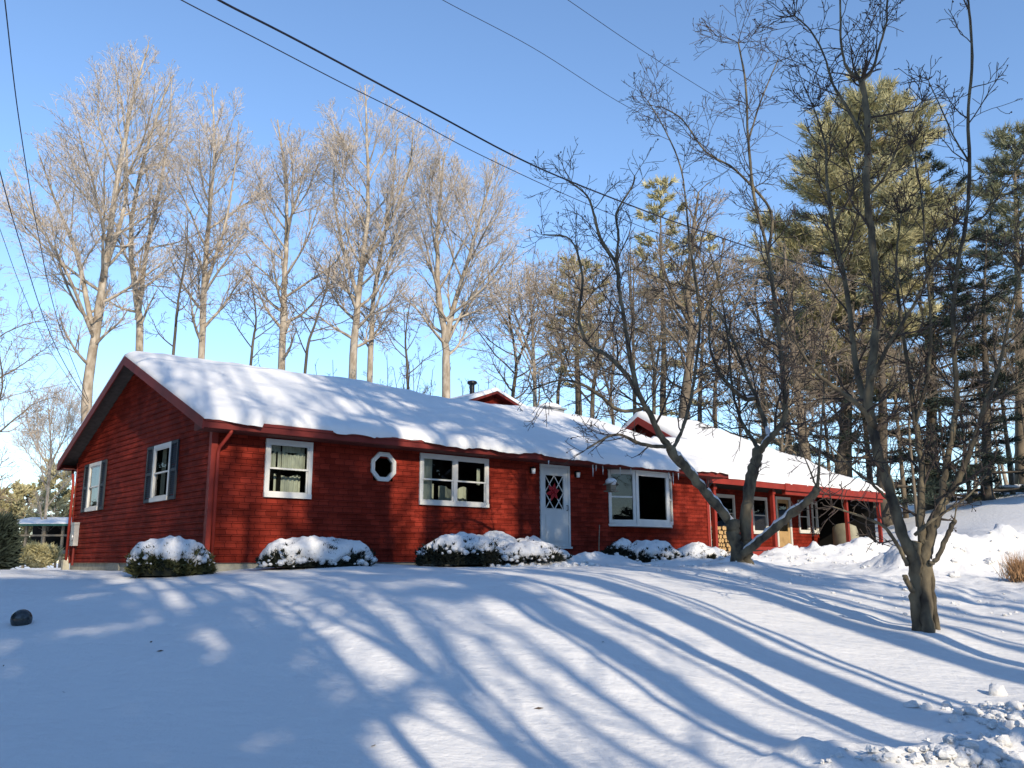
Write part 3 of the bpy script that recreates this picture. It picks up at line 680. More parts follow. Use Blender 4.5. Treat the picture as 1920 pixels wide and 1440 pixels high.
# ------------------------------------------------------------------ trees
def smooth_path(pts, sub=4):
    P = [np.asarray(p, float) for p in pts]
    if len(P) < 3: 
        return [P[0] + (P[-1] - P[0]) * i / sub for i in range(sub + 1)]
    Q = [2 * P[0] - P[1]] + P + [2 * P[-1] - P[-2]]; out = []
    for i in range(1, len(Q) - 2):
        for s in range(sub):
            t = s / sub; a, b, c, d = Q[i - 1], Q[i], Q[i + 1], Q[i + 2]
            out.append(0.5 * (2 * b + (c - a) * t + (2 * a - 5 * b + 4 * c - d) * t * t + (3 * b - a - 3 * c + d) * t ** 3))
    out.append(P[-1]); return out
def ortho(d, phi):
    a = Vector((0, 0, 1)) if abs(d.z) < 0.9 else Vector((1, 0, 0))
    s = d.cross(a).normalized(); u = d.cross(s)
    return s * math.cos(phi) + u * math.sin(phi)
def grow(big, fine, p, d, L, r, lvl, S, rng):
    """a branch and its children; lvl counts from the limb (1) to the twig"""
    n = S['seg'][lvl]; pts = [p.copy()]; rads = [r]; st = L / n; w = S['wander'][lvl]; tr = S['trop'][lvl]
    rt = max(S['rmin'], r * 0.25)
    for i in range(n):
        d = (d + Vector((rng.gauss(0, w), rng.gauss(0, w), rng.gauss(0, w) + tr))).normalized()
        p = p + d * st; pts.append(p.copy()); rads.append(r + (rt - r) * (i + 1) / n)
    (big if lvl <= S['biglvl'] else fine).tube(pts, rads, S['k'][lvl], False)
    if 'tips' in S and lvl >= 2: S['tips'].append((pts[-1], pts[-2]))
    if lvl + 1 >= len(S['n']) or S['n'][lvl] == 0: return
    nc = S['n'][lvl] * (0.7 + 0.6 * rng.random()) * min(1.0, L / S['lref'][lvl]); nc = int(nc) + (rng.random() < nc % 1)
    phi = rng.random() * 6.28
    for j in range(nc):
        t = S['start'][lvl] + (1 - S['start'][lvl]) * (j + rng.random()) / nc
        f = min(t, 0.999) * n; i = int(f); q = pts[i].lerp(pts[i + 1], f - i); dd = (pts[i + 1] - pts[i]).normalized()
        phi += 2.4 + rng.gauss(0, .4); a = R(S['ang'][lvl]) * (0.7 + 0.6 * rng.random())
        cd = dd * math.cos(a) + ortho(dd, phi) * math.sin(a)
        cl = L * S['ratio'][lvl] * (1.15 - 0.75 * t) * (0.6 + 0.8 * rng.random())
        rr = rads[i] * S['rr'][lvl]
        grow(big, fine, q, cd, cl, max(S['rmin'], rr), lvl + 1, S, rng)
def leader(big, fine, pts, r0, r1, nb, t0, Lf, angf, S, rng, k=9, base_flare=0, rexp=0.5):
    P = smooth_path(pts, 4); n = len(P); Pv = [Vector(p) for p in P]
    rads = [r0 + (r1 - r0) * (i / (n - 1)) ** 0.9 for i in range(n)]
    for i in range(n):
        q = P[i]; m = max(r0 * 0.1, .008)
        P[i] = q + np.array([rng.gauss(0, m) * .5, rng.gauss(0, m) * .5, 0])
        if base_flare and i < 4: rads[i] *= 1 + base_flare * (1 - i / 4) ** 2
    big.tube(P, rads, k, True)
    phi = rng.random() * 6.28
    for j in range(nb):
        t = t0 + (1 - t0) * (j + rng.random()) / nb; tt = (t - t0) / (1 - t0)
        f = min(t, .999) * (n - 1); i = int(f); q = Pv[i].lerp(Pv[i + 1], f - i); dd = (Pv[i + 1] - Pv[i]).normalized()
        phi += 2.4 + rng.gauss(0, .5); a = R(angf(tt)) * (0.8 + 0.4 * rng.random())
        cd = dd * math.cos(a) + ortho(dd, phi) * math.sin(a)
        grow(big, fine, q, cd, Lf(tt) * (0.65 + 0.7 * rng.random()), max(S['rmin'] * 1.5, min(rads[i] * rexp, .075)), 1, S, rng)
VASE = dict(lref=[1, 3.0, 1.2, .6, .4], n=[0, 11, 9, 5.5, 0], seg=[0, 8, 6, 4, 2], wander=[0, .07, .09, .11, .12], trop=[0, .075, .06, .05, .03], start=[0, .22, .15, .2, .1],
            ang=[0, 34, 36, 34, 30], ratio=[0, .52, .50, .56, .5], rr=[0, .5, .55, .6, .6], rmin=.0060, k=[0, 5, 4, 3, 3], biglvl=1)
BRUSH = dict(lref=[1, 2.4, 1.0, .5, .4], n=[0, 8, 6, 3.5, 0], seg=[0, 7, 5, 3, 2], wander=[0, .12, .14, .15, .2], trop=[0, .05, .04, .03, .02], start=[0, .2, .15, .1, .1],
             ang=[0, 48, 44, 40, 40], ratio=[0, .52, .50, .58, .5], rr=[0, .5, .55, .6, .6], rmin=.0075, k=[0, 5, 4, 3, 3], biglvl=1)
TK = 0.78
def bare_tree(label, leaders, mats, seed, nb=24, t0=.3, Lmax=6.0, a0=62, a1=28, S=VASE, group=None, name='bare_tree', parts=('trunk', 'branches'), flare=.35):
    """leaders: list of (path [(x,y,z)...], r0, r1, nb factor)"""
    rng = random.Random(seed); big = MB(); fine = MB()
    base = np.asarray(leaders[0][0][0], float)
    for li, (pts, r0, r1, fac) in enumerate(leaders):
        pts = [np.asarray(p, float) - base for p in pts]
        Lf = lambda t: Lmax * fac * (.55 + .45 * math.sin(math.pi * min(1, t * 1.15))) * (1 - .72 * t ** 2.2)
        leader(big, fine, pts, r0 * TK, r1, int(nb * fac), t0 if li == 0 else .08, Lf, lambda t: a0 + (a1 - a0) * t, S, rng, base_flare=flare if li == 0 else 0)
    t = empty(name, base); tag(t, label, 'tree', group)
    big.build(parts[0], mats[0], t, True); fine.build(parts[1], mats[1], t, False)
    return t
def pp(lst, Y, y_end=None):
    """picture path to points at depth Y (with an optional per-point depth offset); first point dropped to the ground"""
    out = []
    for q in lst: out.append(at(q[0], q[1], Y + (q[2] if len(q) > 2 else 0)))
    return out
def rooted(lst, Y):
    P = pp(lst, Y); b = P[0].copy(); b[2] = gz(b[0], b[1]) - .1
    b[0] += 0; 
    if P[0][2] - b[2] > .4: return [b] + P
    P[0] = b; return P
pale = (M['bark_pale'], M['twig_pale']); brown = (M['bark_brown'], M['twig_brown']); dark = (M['bark_dark'], M['twig_dark'])
GL = 'tall bare trees behind the house'
def shifted(P, dx):
    P[0] = P[0] + np.array([dx, 0, 0]); return P
T1 = bare_tree('tallest pale bare tree with wide fan crown, leftmost behind the red house',
  [(shifted(rooted([(163, 765), (180, 620), (200, 480), (222, 330), (248, 190), (278, 85)], 36), 1.1), .34, .03, 1.0),
   (pp([(178, 640), (145, 480), (105, 380), (70, 280, -1)], 36), .17, .02, .62), (pp([(198, 500), (235, 380, 1), (235, 250, 1), (215, 120, 1)], 36), .15, .02, .6),
   (pp([(178, 640, 0), (120, 500, -2), (60, 400, -2), (20, 300, -2)], 36), .10, .02, .45)], pale, 11, 24, .24, 5.2, group=GL)
T2 = bare_tree('pale bare tree with twin stems rising behind the peak of the red gable',
  [(rooted([(262, 660), (255, 560), (245, 440), (262, 330), (300, 200), (325, 140)], 39), .27, .03, .9), (pp([(258, 600), (275, 470), (300, 350), (318, 230), (322, 150)], 39), .17, .02, .6)], pale, 12, 20, .2, 4.4, group=GL)
T3 = bare_tree('slim straight pale bare tree behind the left half of the snowy roof',
  [(rooted([(378, 668), (383, 520), (393, 400), (402, 290), (398, 165)], 37), .24, .03, 1.0), (pp([(385, 540), (420, 430), (440, 320), (448, 230)], 37), .10, .02, .5)], pale, 13, 26, .2, 4.6, group=GL)
T4 = bare_tree('bare tree with an orange-lit trunk behind the roof above the octagonal window side',
  [(rooted([(528, 690), (532, 560), (537, 450), (535, 330), (520, 225)], 37), .26, .03, 1.0), (pp([(535, 440), (560, 360), (580, 280)], 37), .09, .02, .4)], pale, 14, 26, .2, 4.4, group=GL)
T5 = bare_tree('white-barked bare tree, left and taller of the close pair behind the roof',
  [(rooted([(660, 712), (668, 600), (676, 520), (690, 400), (688, 270), (685, 160)], 36), .27, .03, 1.0), (pp([(672, 560), (640, 450), (625, 340), (640, 250)], 36), .12, .02, .55), (pp([(680, 500), (740, 400), (770, 300), (775, 230)], 36), .12, .02, .55)], pale, 15, 25, .22, 4.6, group=GL)
T6 = bare_tree('white-barked bare tree, right and thinner of the close pair behind the roof',
  [(rooted([(693, 715), (697, 620), (700, 560), (715, 470), (735, 360), (745, 250)], 37), .20, .03, .9)], pale, 16, 22, .22, 4.0, group=GL)
T7 = bare_tree('bare tree whose brown trunk forks low behind the roof left of the flue pipe',
  [(rooted([(836, 738), (835, 640), (823, 560), (820, 450), (828, 340), (835, 285)], 38), .30, .03, 1.0), (pp([(835, 645), (852, 570), (880, 480), (905, 390), (925, 320)], 38), .19, .03, .9), (pp([(836, 650), (880, 560), (930, 500), (960, 450)], 38), .08, .02, .45)], pale, 17, 20, .25, 4.4, group=GL)
GS = 'thin dark saplings behind the roof'
for i, (pts, Y, L) in enumerate([([(325, 662), (335, 560), (350, 470), (352, 400)], 34, 3.2), ([(572, 695), (590, 610), (612, 540), (620, 480)], 33, 3.0), ([(470, 685), (480, 600), (470, 520)], 33, 2.8), ([(765, 725), (760, 640), (770, 560)], 33, 2.6)]):
    bare_tree('thin dark-barked bare sapling with arching branches behind the main roof', [(rooted(pts, Y), .10, .015, .8)], dark, 30 + i, 16, .25, L, 70, 40, BRUSH, GS, 'sapling')
# right of the flue: mixed wood
GW = 'bare trees in the wood behind the right half of the house'
T8 = bare_tree('spreading bare tree with a grey trunk behind the roof right of the flue pipe', [(rooted([(1003, 760), (1000, 660), (995, 570), (985, 490)], 40), .17, .02, 1.0), (pp([(1001, 680), (970, 600), (950, 540)], 40), .09, .02, .6)], pale, 41, 22, .2, 4.0, 60, 30, BRUSH)
T9 = bare_tree('stout dark-trunked bare tree standing behind the notch between main roof and porch wing', [(rooted([(1283, 795), (1288, 720), (1296, 640), (1290, 540), (1300, 430), (1310, 360)], 35), .36, .04, 1.0), (pp([(1296, 640), (1340, 540), (1360, 440)], 35), .14, .02, .6), (pp([(1290, 600), (1250, 520), (1230, 440)], 35), .12, .02, .5)], brown, 42, 20, .25, 4.2, 60, 30, BRUSH)
T10 = bare_tree('tall dark-trunked bare tree behind the middle of the porch roof', [(rooted([(1512, 870), (1500, 770), (1490, 680), (1480, 560), (1470, 460)], 40), .40, .05, 1.0), (pp([(1495, 730), (1550, 620), (1570, 520)], 40), .18, .02, .7)], brown, 43, 20, .2, 4.6, 62, 32, BRUSH)
T11 = bare_tree('dark bare trunk rising behind the right end of the porch roof', [(rooted([(1572, 885), (1585, 800), (1590, 700), (1600, 560)], 42), .33, .05, 1.0)], dark, 44, 20, .15, 4.4, 65, 35, BRUSH)
wood = [(960, 42, 470), (1045, 46, 470), (1110, 38, 520), (1150, 36, 560), (1190, 50, 430), (1225, 40, 560), (1340, 44, 470), (1385, 38, 560), (1430, 48, 500), (1460, 36, 640), (1545, 46, 560), (1620, 50, 480), (1680, 44, 520), (1700, 38, 620), (1745, 48, 500), (1800, 44, 560), (1840, 50, 520), (1880, 46, 560), (1915, 42, 600), (1860, 60, 650), (1760, 60, 640)]
protos = [(T8, 41), (T9, 42), (T10, 43)]
wp = []
for i in range(3):
    wp.append(bare_tree('bare tree among the tangled wood behind the right half of the house', [(rooted([(wood[i][0], 770), (wood[i][0] + 8, 680), (wood[i][0] - 6, 580), (wood[i][0] + 4, wood[i][2])], wood[i][1]), .17, .02, 1.0),
        (pp([(wood[i][0] + 6, 690), (wood[i][0] + 45, 590), (wood[i][0] + 60, 530)], wood[i][1]), .08, .02, .6), (pp([(wood[i][0] - 2, 620), (wood[i][0] - 40, 550), (wood[i][0] - 45, 490)], wood[i][1]), .07, .02, .5)],
        (brown, brown, brown)[i], 50 + i, 18, .16, 4.2, 66, 34, BRUSH, GW))
rngw = random.Random(5)
for i, (px, Y, top) in enumerate(wood[3:]):
    src = wp[i % 3]; c = copy_tree(src); q = at(px, 760, Y); z0 = gz(q[0], q[1]); c.location = (q[0], q[1], z0 - .15)
    h = at(px, top, Y)[2] - z0; h0 = at(wood[i % 3][0], wood[i % 3][2], wood[i % 3][1])[2] - src.location.z
    s = h / h0; c.scale = (s, s, s); c.rotation_euler = (0, 0, rngw.random() * 6.28)
# far left
bare_tree('small pale bare tree far behind, left of the house above the olive bushes', [(rooted([(92, 900), (95, 830), (88, 730)], 60), .16, .02, 1.0), (pp([(93, 880), (60, 820), (45, 760)], 60), .08, .02, .6), (pp([(94, 870), (125, 810), (130, 750)], 60), .08, .02, .6)], pale, 61, 22, .1, 5.2, 55, 30, VASE)
bare_tree('bare tree at the left edge of the picture with long low arching boughs', [(rooted([(-60, 980), (-40, 800), (-30, 640), (-20, 480)], 34), .2, .03, 1.0)], brown, 62, 22, .2, 5.0, 70, 35, BRUSH)
# thickets
GB_ = 'brown leafless thickets behind the roof'
for i, (px, py, Y) in enumerate([(640, 660, 44), (740, 650, 46), (790, 670, 44), (930, 690, 45), (880, 700, 48)]):
    q = at(px, 760, Y); g0 = gz(q[0], q[1]); top = at(px, py, Y)[2] - g0
    L = [([(q[0], q[1], g0), (q[0] + dx * .5, q[1] + dy * .5, g0 + top * .55), (q[0] + dx, q[1] + dy, g0 + top * .95)], .07, .012, .8) for dx, dy in ((-1.5, .3), (-.4, -.6), (.5, .5), (1.5, -.2))]
    bare_tree('brown leafless thicket of fine stems behind the main roof ridge', L, brown, 70 + i, 12, .15, 2.6, 50, 30, VASE, GB_, 'thicket', ('stems', 'twigs'), 0)
GH = 'pale trunks along the top of the snowy hill'
hp = bare_tree('slim tan trunk standing on top of the snowy hill at right', [(rooted([(1828, 925), (1830, 840), (1826, 700)], 56), .16, .03, .8)], pale, 80, 14, .4, 3.4, 60, 30, BRUSH, GH)
for px, Y, s, r in ((1842, 58, .9, 1.0), (1873, 55, 1.1, 2.0), (1890, 60, 1.0, 3.0), (1903, 57, 1.2, 4.0), (1935, 60, 1.1, 5.0), (1815, 62, .8, 5.5)):
    c = copy_tree(hp); q = at(px, 920, Y); c.location = (q[0], q[1], gz(q[0], q[1]) - .2); c.scale = (s, s, s); c.rotation_euler = (0, 0, r)

# ---- conifers
def np_mesh(name, tri, mat_, parent):
    tri = np.asarray(tri, np.float32); n = len(tri)
    me = bpy.data.meshes.new(name); me.vertices.add(n * 3); me.vertices.foreach_set('co', tri.ravel())
    me.loops.add(n * 3); me.loops.foreach_set('vertex_index', np.arange(n * 3, dtype=np.int32)); me.polygons.add(n)
    me.polygons.foreach_set('loop_start', np.arange(0, n * 3, 3, dtype=np.int32)); me.update(); me.materials.append(mat_)
    o = bpy.data.objects.new(name, me); COL.objects.link(o)
    if parent: o.parent = parent
    return o
def needles(C, D, m, ln, wd, rs, spread=1.0):
    """m thin blades round each centre C heading about D"""
    C = np.repeat(np.asarray(C), m, 0); D = np.repeat(np.asarray(D), m, 0); n = len(C)
    d = D + rs.normal(0, spread, (n, 3)); d /= np.linalg.norm(d, axis=1, keepdims=True) + 1e-9
    s = np.cross(d, rs.normal(0, 1, (n, 3))); s /= np.linalg.norm(s, axis=1, keepdims=True) + 1e-9
    L = ln * (0.6 + 0.8 * rs.rand(n, 1)); w = wd * (0.7 + 0.6 * rs.rand(n, 1))
    b = C + rs.normal(0, ln * .15, (n, 3))
    return np.stack([b - s * w, b + s * w, b + d * L], 1)
def conifer(label, path, r0, mats, seed, env, nb=70, t0=.2, lift=.15, droop=-.05, tuft=.9, m=9, ln=.38, wd=.035, group=None, sub=6, up=0.35, name='pine_tree', gap=0.0):
    rng = random.Random(seed); rs = np.random.RandomState(seed); big = MB(); fine = MB(); C = []; D = []
    base = np.asarray(path[0], float); pts = [np.asarray(p, float) - base for p in path]
    P = smooth_path(pts, 5); n = len(P); Pv = [Vector(p) for p in P]
    big.tube(P, [r0 * (1 - .93 * i / (n - 1)) for i in range(n)], 9, True)
    phi = 0
    for j in range(nb):
        tt = (j + rng.random()) / nb
        if gap and rng.random() < gap * (1 - tt): continue
        t = t0 + (1 - t0) * tt; f = min(t, .999) * (n - 1); i = int(f); q = Pv[i].lerp(Pv[i + 1], f - i)
        phi += 2.4 + rng.gauss(0, .5); L = env(tt) * (0.6 + 0.6 * rng.random())
        el = droop + (lift - droop) * tt ** 1.5 + rng.gauss(0, .08)
        d = Vector((math.cos(phi) * math.cos(el), math.sin(phi) * math.cos(el), math.sin(el))); ns = 6; p = q.copy(); bp = [p.copy()]
        for s in range(ns):
            d = (d + Vector((rng.gauss(0, .07), rng.gauss(0, .07), .05 + rng.gauss(0, .05)))).normalized(); p = p + d * L / ns; bp.append(p.copy())
        rb = max(.012, r0 * .28 * (1 - .7 * t)); big.tube(bp, [rb * (1 - .8 * s / ns) for s in range(ns + 1)], 4, False)
        for s in range(int(sub * max(1.5, L) / 2.0) + 2):
            u = .28 + .72 * rng.random(); f2 = min(u, .999) * ns; i2 = int(f2); q2 = bp[i2].lerp(bp[i2 + 1], f2 - i2); dd = (bp[i2 + 1] - bp[i2]).normalized()
            side = dd.cross(Vector((0, 0, 1))).normalized() * (1 if s % 2 else -1)
            sd_ = (dd * .75 + side * (.5 + .5 * rng.random()) + Vector((0, 0, up * rng.random() - .05))).normalized(); sl = L * .30 * (1.25 - u) + .25
            e = q2 + sd_ * sl; fine.tube([q2, e], [.014, .006], 3, False)
            k = max(2, int(sl / .28 * tuft) + 1)
            for c in range(k):
                C.append(tuple(q2.lerp(e, (c + .6) / k))); D.append((sd_.x * 1.1, sd_.y * 1.1, sd_.z * 1.1 + .25))
    t_ = empty(name, base); tag(t_, label, 'pine tree' if name == 'pine_tree' else 'evergreen', group)
    big.V.extend(fine.V); big.Fc.extend([tuple(i + big.n for i in f) for f in fine.Fc]); big.n += fine.n
    big.build('trunk', mats[0], t_, True)
    np_mesh('foliage', needles(C, D, m, ln, wd, rs, .55), mats[1], t_)
    return t_
OL = (M['bark_brown'], M['pine_olive']); GR = (M['bark_brown'], M['pine_green']); DK = (M['bark_dark'], M['pine_dark'])
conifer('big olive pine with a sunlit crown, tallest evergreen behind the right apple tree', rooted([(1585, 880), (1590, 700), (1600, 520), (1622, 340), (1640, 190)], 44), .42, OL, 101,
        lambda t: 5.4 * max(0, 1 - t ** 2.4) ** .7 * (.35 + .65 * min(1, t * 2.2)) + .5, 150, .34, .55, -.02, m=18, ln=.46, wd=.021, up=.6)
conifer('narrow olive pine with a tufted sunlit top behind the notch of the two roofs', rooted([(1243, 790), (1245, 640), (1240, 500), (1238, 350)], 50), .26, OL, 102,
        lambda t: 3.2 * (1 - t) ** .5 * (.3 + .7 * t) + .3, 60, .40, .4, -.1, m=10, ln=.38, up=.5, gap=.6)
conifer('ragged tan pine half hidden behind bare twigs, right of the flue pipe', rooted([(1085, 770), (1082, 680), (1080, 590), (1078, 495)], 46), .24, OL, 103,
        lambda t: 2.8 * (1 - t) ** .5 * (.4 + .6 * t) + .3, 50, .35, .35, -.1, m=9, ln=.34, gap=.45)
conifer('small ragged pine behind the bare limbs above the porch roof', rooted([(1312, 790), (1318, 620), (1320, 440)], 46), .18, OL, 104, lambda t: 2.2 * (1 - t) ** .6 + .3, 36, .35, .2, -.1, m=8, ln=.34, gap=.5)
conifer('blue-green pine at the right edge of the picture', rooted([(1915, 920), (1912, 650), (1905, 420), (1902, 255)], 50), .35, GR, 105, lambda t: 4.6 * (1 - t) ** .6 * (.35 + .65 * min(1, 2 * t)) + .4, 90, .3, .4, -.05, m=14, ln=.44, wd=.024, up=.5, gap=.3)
conifer('very dark hemlock with drooping layered boughs behind the right apple tree', rooted([(1745, 900), (1748, 700), (1745, 500), (1740, 300)], 46), .42, DK, 106, lambda t: 5.2 * (1 - t) ** .6 * (.6 + .4 * min(1, 3 * t)) + .4, 100, .16, .2, -.2, m=10, ln=.40, wd=.026, up=.1, name='hemlock_tree', gap=.45)  # hemlock needles coloured dark, their shade put into the material
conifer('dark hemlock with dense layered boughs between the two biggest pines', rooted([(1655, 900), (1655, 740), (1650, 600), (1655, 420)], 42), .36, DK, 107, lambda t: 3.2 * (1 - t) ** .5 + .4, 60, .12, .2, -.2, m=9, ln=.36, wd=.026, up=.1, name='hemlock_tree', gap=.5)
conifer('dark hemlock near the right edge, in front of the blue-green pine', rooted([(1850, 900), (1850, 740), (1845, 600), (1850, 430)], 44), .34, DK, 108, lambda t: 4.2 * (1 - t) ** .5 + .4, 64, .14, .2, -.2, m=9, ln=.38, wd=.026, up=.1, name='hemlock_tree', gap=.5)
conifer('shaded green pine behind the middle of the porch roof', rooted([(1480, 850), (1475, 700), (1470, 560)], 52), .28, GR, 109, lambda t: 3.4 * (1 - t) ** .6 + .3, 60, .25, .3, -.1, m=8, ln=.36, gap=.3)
# evergreen bushes at the far left
def bushy(label, px, py_top, Y, wpx, mats, seed, group=None, name='evergreen_bush'):
    b = at(px, 1050, Y); b[2] = gz(b[0], b[1]); top = at(px, py_top, Y)
    return conifer(label, [b, (b + top) / 2, top], .10, mats, seed, lambda t: wpx * Y / F * (1 - t * .8) ** .5 * (.6 + .4 * min(1, t * 3)), 70, .02, .7, .3, m=10, ln=.34, wd=.05, sub=8, up=.8, name=name, group=group)
bushy('rounded olive evergreen bush beside the left corner of the red house, behind the distant porch', 105, 885, 72, 62, OL, 121)
bushy('low tan evergreen bush left of the taller olive bush, behind the distant porch', 45, 925, 74, 62, OL, 122)
bushy('low olive evergreen bush at the far left, behind the distant porch', -15, 930, 73, 60, OL, 124)
bushy('sparse olive brush under the deck of the distant porch', 70, 1046, 52, 40, OL, 125)
bushy('small dark spruce cut off by the left edge of the picture', -8, 1000, 24, 20, (M['bark_dark'], M['pine_dark']), 123, name='spruce')

# ---- the two old apple trees, limb by limb
AT = dict(tips=[], lref=[1, 1.1, .6, .3, .2], n=[0, 6, 4, 1.4, 0], seg=[0, 6, 5, 3, 2], wander=[0, .13, .13, .12, .1], trop=[0, .05, .05, .04, .02], start=[0, .12, .12, .2, .1],
          ang=[0, 46, 46, 40, 40], ratio=[0, .62, .60, .6, .5], rr=[0, .6, .65, .65, .6], rmin=.0052, k=[0, 5, 4, 3, 3], biglvl=0)
def apple_tree(label, base_px, Y, limbs, seed, snow_limbs=()):
    rng = random.Random(seed); b = at(base_px[0], base_px[1], Y); b[2] = gz(b[0], b[1]) - .12
    t = empty('apple_tree', b); tag(t, label, 'tree')
    big = MB(); fine = MB(); sn = MB(); fr = MB()
    for li, (pts, r0, r1, nb, L, st) in enumerate(limbs):
        P = pp(pts, Y)
        if st == 'root': P[0][2] = min(P[0][2], gz(P[0][0], P[0][1]) - .1)
        P = [p - b for p in P]; Q = smooth_path(P, 5); n = len(Q); Qv = [Vector(p) for p in Q]
        r0m, r1m = r0 * Y / F, min(r0, r1 * 1.7) * Y / F
        rads = [r0m + (r1m - r0m) * (i / (n - 1)) ** .85 for i in range(n)]
        for i in range(n):
            k = rads[i]; Q[i] = Q[i] + np.array([rng.gauss(0, k * .14), rng.gauss(0, k * .14), rng.gauss(0, k * .08)]); rads[i] *= 1 + rng.gauss(0, .07)
        if st == 'root':
            for i in range(3): rads[i] *= 1 + .15 * (1 - i / 3)
        big.tube(Q, rads, 10 if r0 > 6 else 6, True)
        if li in snow_limbs:
            s0, s1 = snow_limbs[li]; ia, ib = int(s0 * (n - 1)), int(s1 * (n - 1)); sp = []; sr = []
            for i in range(ia, ib + 1):
                w = rads[i]; sp.append(Q[i] + np.array([0, 0, w * .62])); sr.append(w * (.80 + rng.gauss(0, .07)) if ia < i < ib else w * .25)
            if len(sp) > 1: sn = MB(); sn.tube(sp, sr, 8, True); sn.build('snow', M['snow_lump'], t, True)
        phi = rng.random() * 6.28
        for j in range(int(nb * (2.1 if seed == 202 else 1.25))):
            tt = .12 + .88 * (j + rng.random()) / nb; f = min(tt, .999) * (n - 1); i = int(f); q = Qv[i].lerp(Qv[i + 1], f - i); dd = (Qv[i + 1] - Qv[i]).normalized()
            phi += 2.4 + rng.gauss(0, .6); a = R(rng.uniform(30, 75)); cd = dd * math.cos(a) + ortho(dd, phi) * math.sin(a)
            grow(big, fine, q, cd, L * (.45 + .8 * rng.random()) * (1.1 - .45 * tt), max(.006, min(rads[i] * .42, .028)), 1, AT, rng)
    for e, e0 in rng.sample(AT['tips'], min(len(AT['tips']), 260)):
        r = rng.uniform(.011, .019); fr.sphere((e.x, e.y, e.z - r * .6), r, 6, 4)
    AT['tips'].clear()
    big.build('trunk', M['bark_apple'], t, True); fine.build('twigs', M['twig_apple'], t)
    if fr.n: tag(fr.build('fruit', M['fruit'], t, True), kind='stuff')
    return t
A_limbs = [
 ([(1386, 1066), (1382, 1030), (1376, 1000), (1374, 978)], 12, 9.5, 0, 0, 'root'),
 ([(1402, 1062, .1), (1400, 1030, .1), (1398, 1000, .1), (1400, 950), (1406, 910), (1415, 870), (1424, 842)], 10.5, 8, 1, .6, 'root'),
 ([(1378, 990), (1366, 975), (1340, 942, -.2), (1308, 905, -.4), (1275, 866, -.6), (1256, 840, -.7)], 9, 7.5, 2, .5, ''),
 ([(1258, 842, -.7), (1237, 814, -.8), (1222, 782, -.9), (1197, 737, -1.0), (1182, 670, -1.0), (1172, 610, -1.0), (1160, 536, -1.1), (1155, 494, -1.1), (1126, 446, -1.2), (1113, 400, -1.3), (1100, 366, -1.3), (1070, 342, -1.4)], 6.5, .9, 16, 1.5, ''),
 ([(1198, 740, -1), (1171, 699, -.8), (1140, 668, -.6), (1105, 647, -.4), (1085, 598, -.2), (1092, 520, -.2), (1070, 450), (1020, 440, .2)], 5.5, .8, 12, 1.4, ''),
 ([(1155, 494, -1.1), (1160, 440, -1.1), (1156, 400, -1), (1185, 350, -1), (1190, 330, -1)], 3, .8, 5, .9, ''),
 ([(1215, 765, -.9), (1164, 770, -1.5), (1129, 745, -1.9), (1094, 722, -2.2), (1063, 713, -2.5), (1035, 716, -2.7), (1000, 730, -2.9)], 4.2, .7, 10, 1.1, ''),
 ([(1250, 838, -.7), (1222, 836, -1.2), (1195, 830, -1.6), (1166, 816, -2), (1145, 817, -2.3), (1125, 827, -2.5), (1100, 842, -2.7)], 4.2, .7, 9, .9, ''),
 ([(1258, 846, -.7), (1273, 820, -.4), (1284, 790, -.3), (1297, 740, -.1), (1305, 680), (1312, 600, .2), (1300, 500, .3), (1290, 422, .4), (1277, 317, .5), (1245, 240, .6), (1215, 190, .7)], 4, .7, 20, 1.5, ''),
 ([(1424, 846), (1412, 825, .2), (1396, 800, .4), (1383, 770, .6), (1372, 720, .8), (1365, 640, 1), (1350, 540, 1.1), (1330, 470, 1.2)], 4.5, .8, 14, 1.4, ''),
 ([(1424, 846), (1440, 826, -.2), (1458, 806, -.3), (1472, 780, -.4), (1470, 720, -.5), (1462, 640, -.6), (1450, 550, -.6), (1440, 475, -.7), (1414, 369, -.8), (1403, 264, -.9), (1398, 158, -1), (1384, 79, -1.1)], 7, .9, 26, 1.6, ''),
 ([(1442, 822, -.2), (1434, 795, .1), (1418, 745, .3), (1401, 710, .5), (1385, 665, .6), (1355, 600, .7), (1320, 560, .8), (1270, 530, .9)], 5.5, .8, 16, 1.5, ''),
 ([(1418, 745, .3), (1400, 748, .2), (1380, 735, 0), (1350, 700, -.2), (1330, 640, -.4), (1335, 560, -.5)], 6, .8, 10, 1.2, ''),
 ([(1440, 475, -.7), (1445, 396, -.6), (1380, 320, -.4), (1324, 285, -.3), (1280, 225, -.2), (1240, 200, 0)], 3.5, .7, 14, 1.3, ''),
 ([(1403, 264, -.9), (1430, 180, -.7), (1460, 110, -.6)], 2, .6, 6, 1.0, ''),
 ([(1384, 1046, -.1), (1404, 1030, -.2), (1440, 1000, -.6), (1480, 967, -1.0), (1515, 938, -1.3), (1535, 914, -1.5)], 7, 5.5, 2, .4, ''),
 ([(1533, 916, -1.5), (1536, 870, -1.5), (1540, 800, -1.5), (1545, 730, -1.4), (1540, 660, -1.3)], 3.0, .6, 7, .9, ''),
 ([(1530, 912, -1.5), (1516, 875, -1.4), (1500, 840, -1.3)], 1.8, .5, 3, .6, ''),
]
apple_tree('crooked apple tree with snow on its low limbs, before the porch wing', (1390, 1066), 19.0, A_limbs, 201, {2: (.05, .97), 15: (.12, .80), 10: (.02, .14), 11: (.0, .12), 12: (.05, .4)})
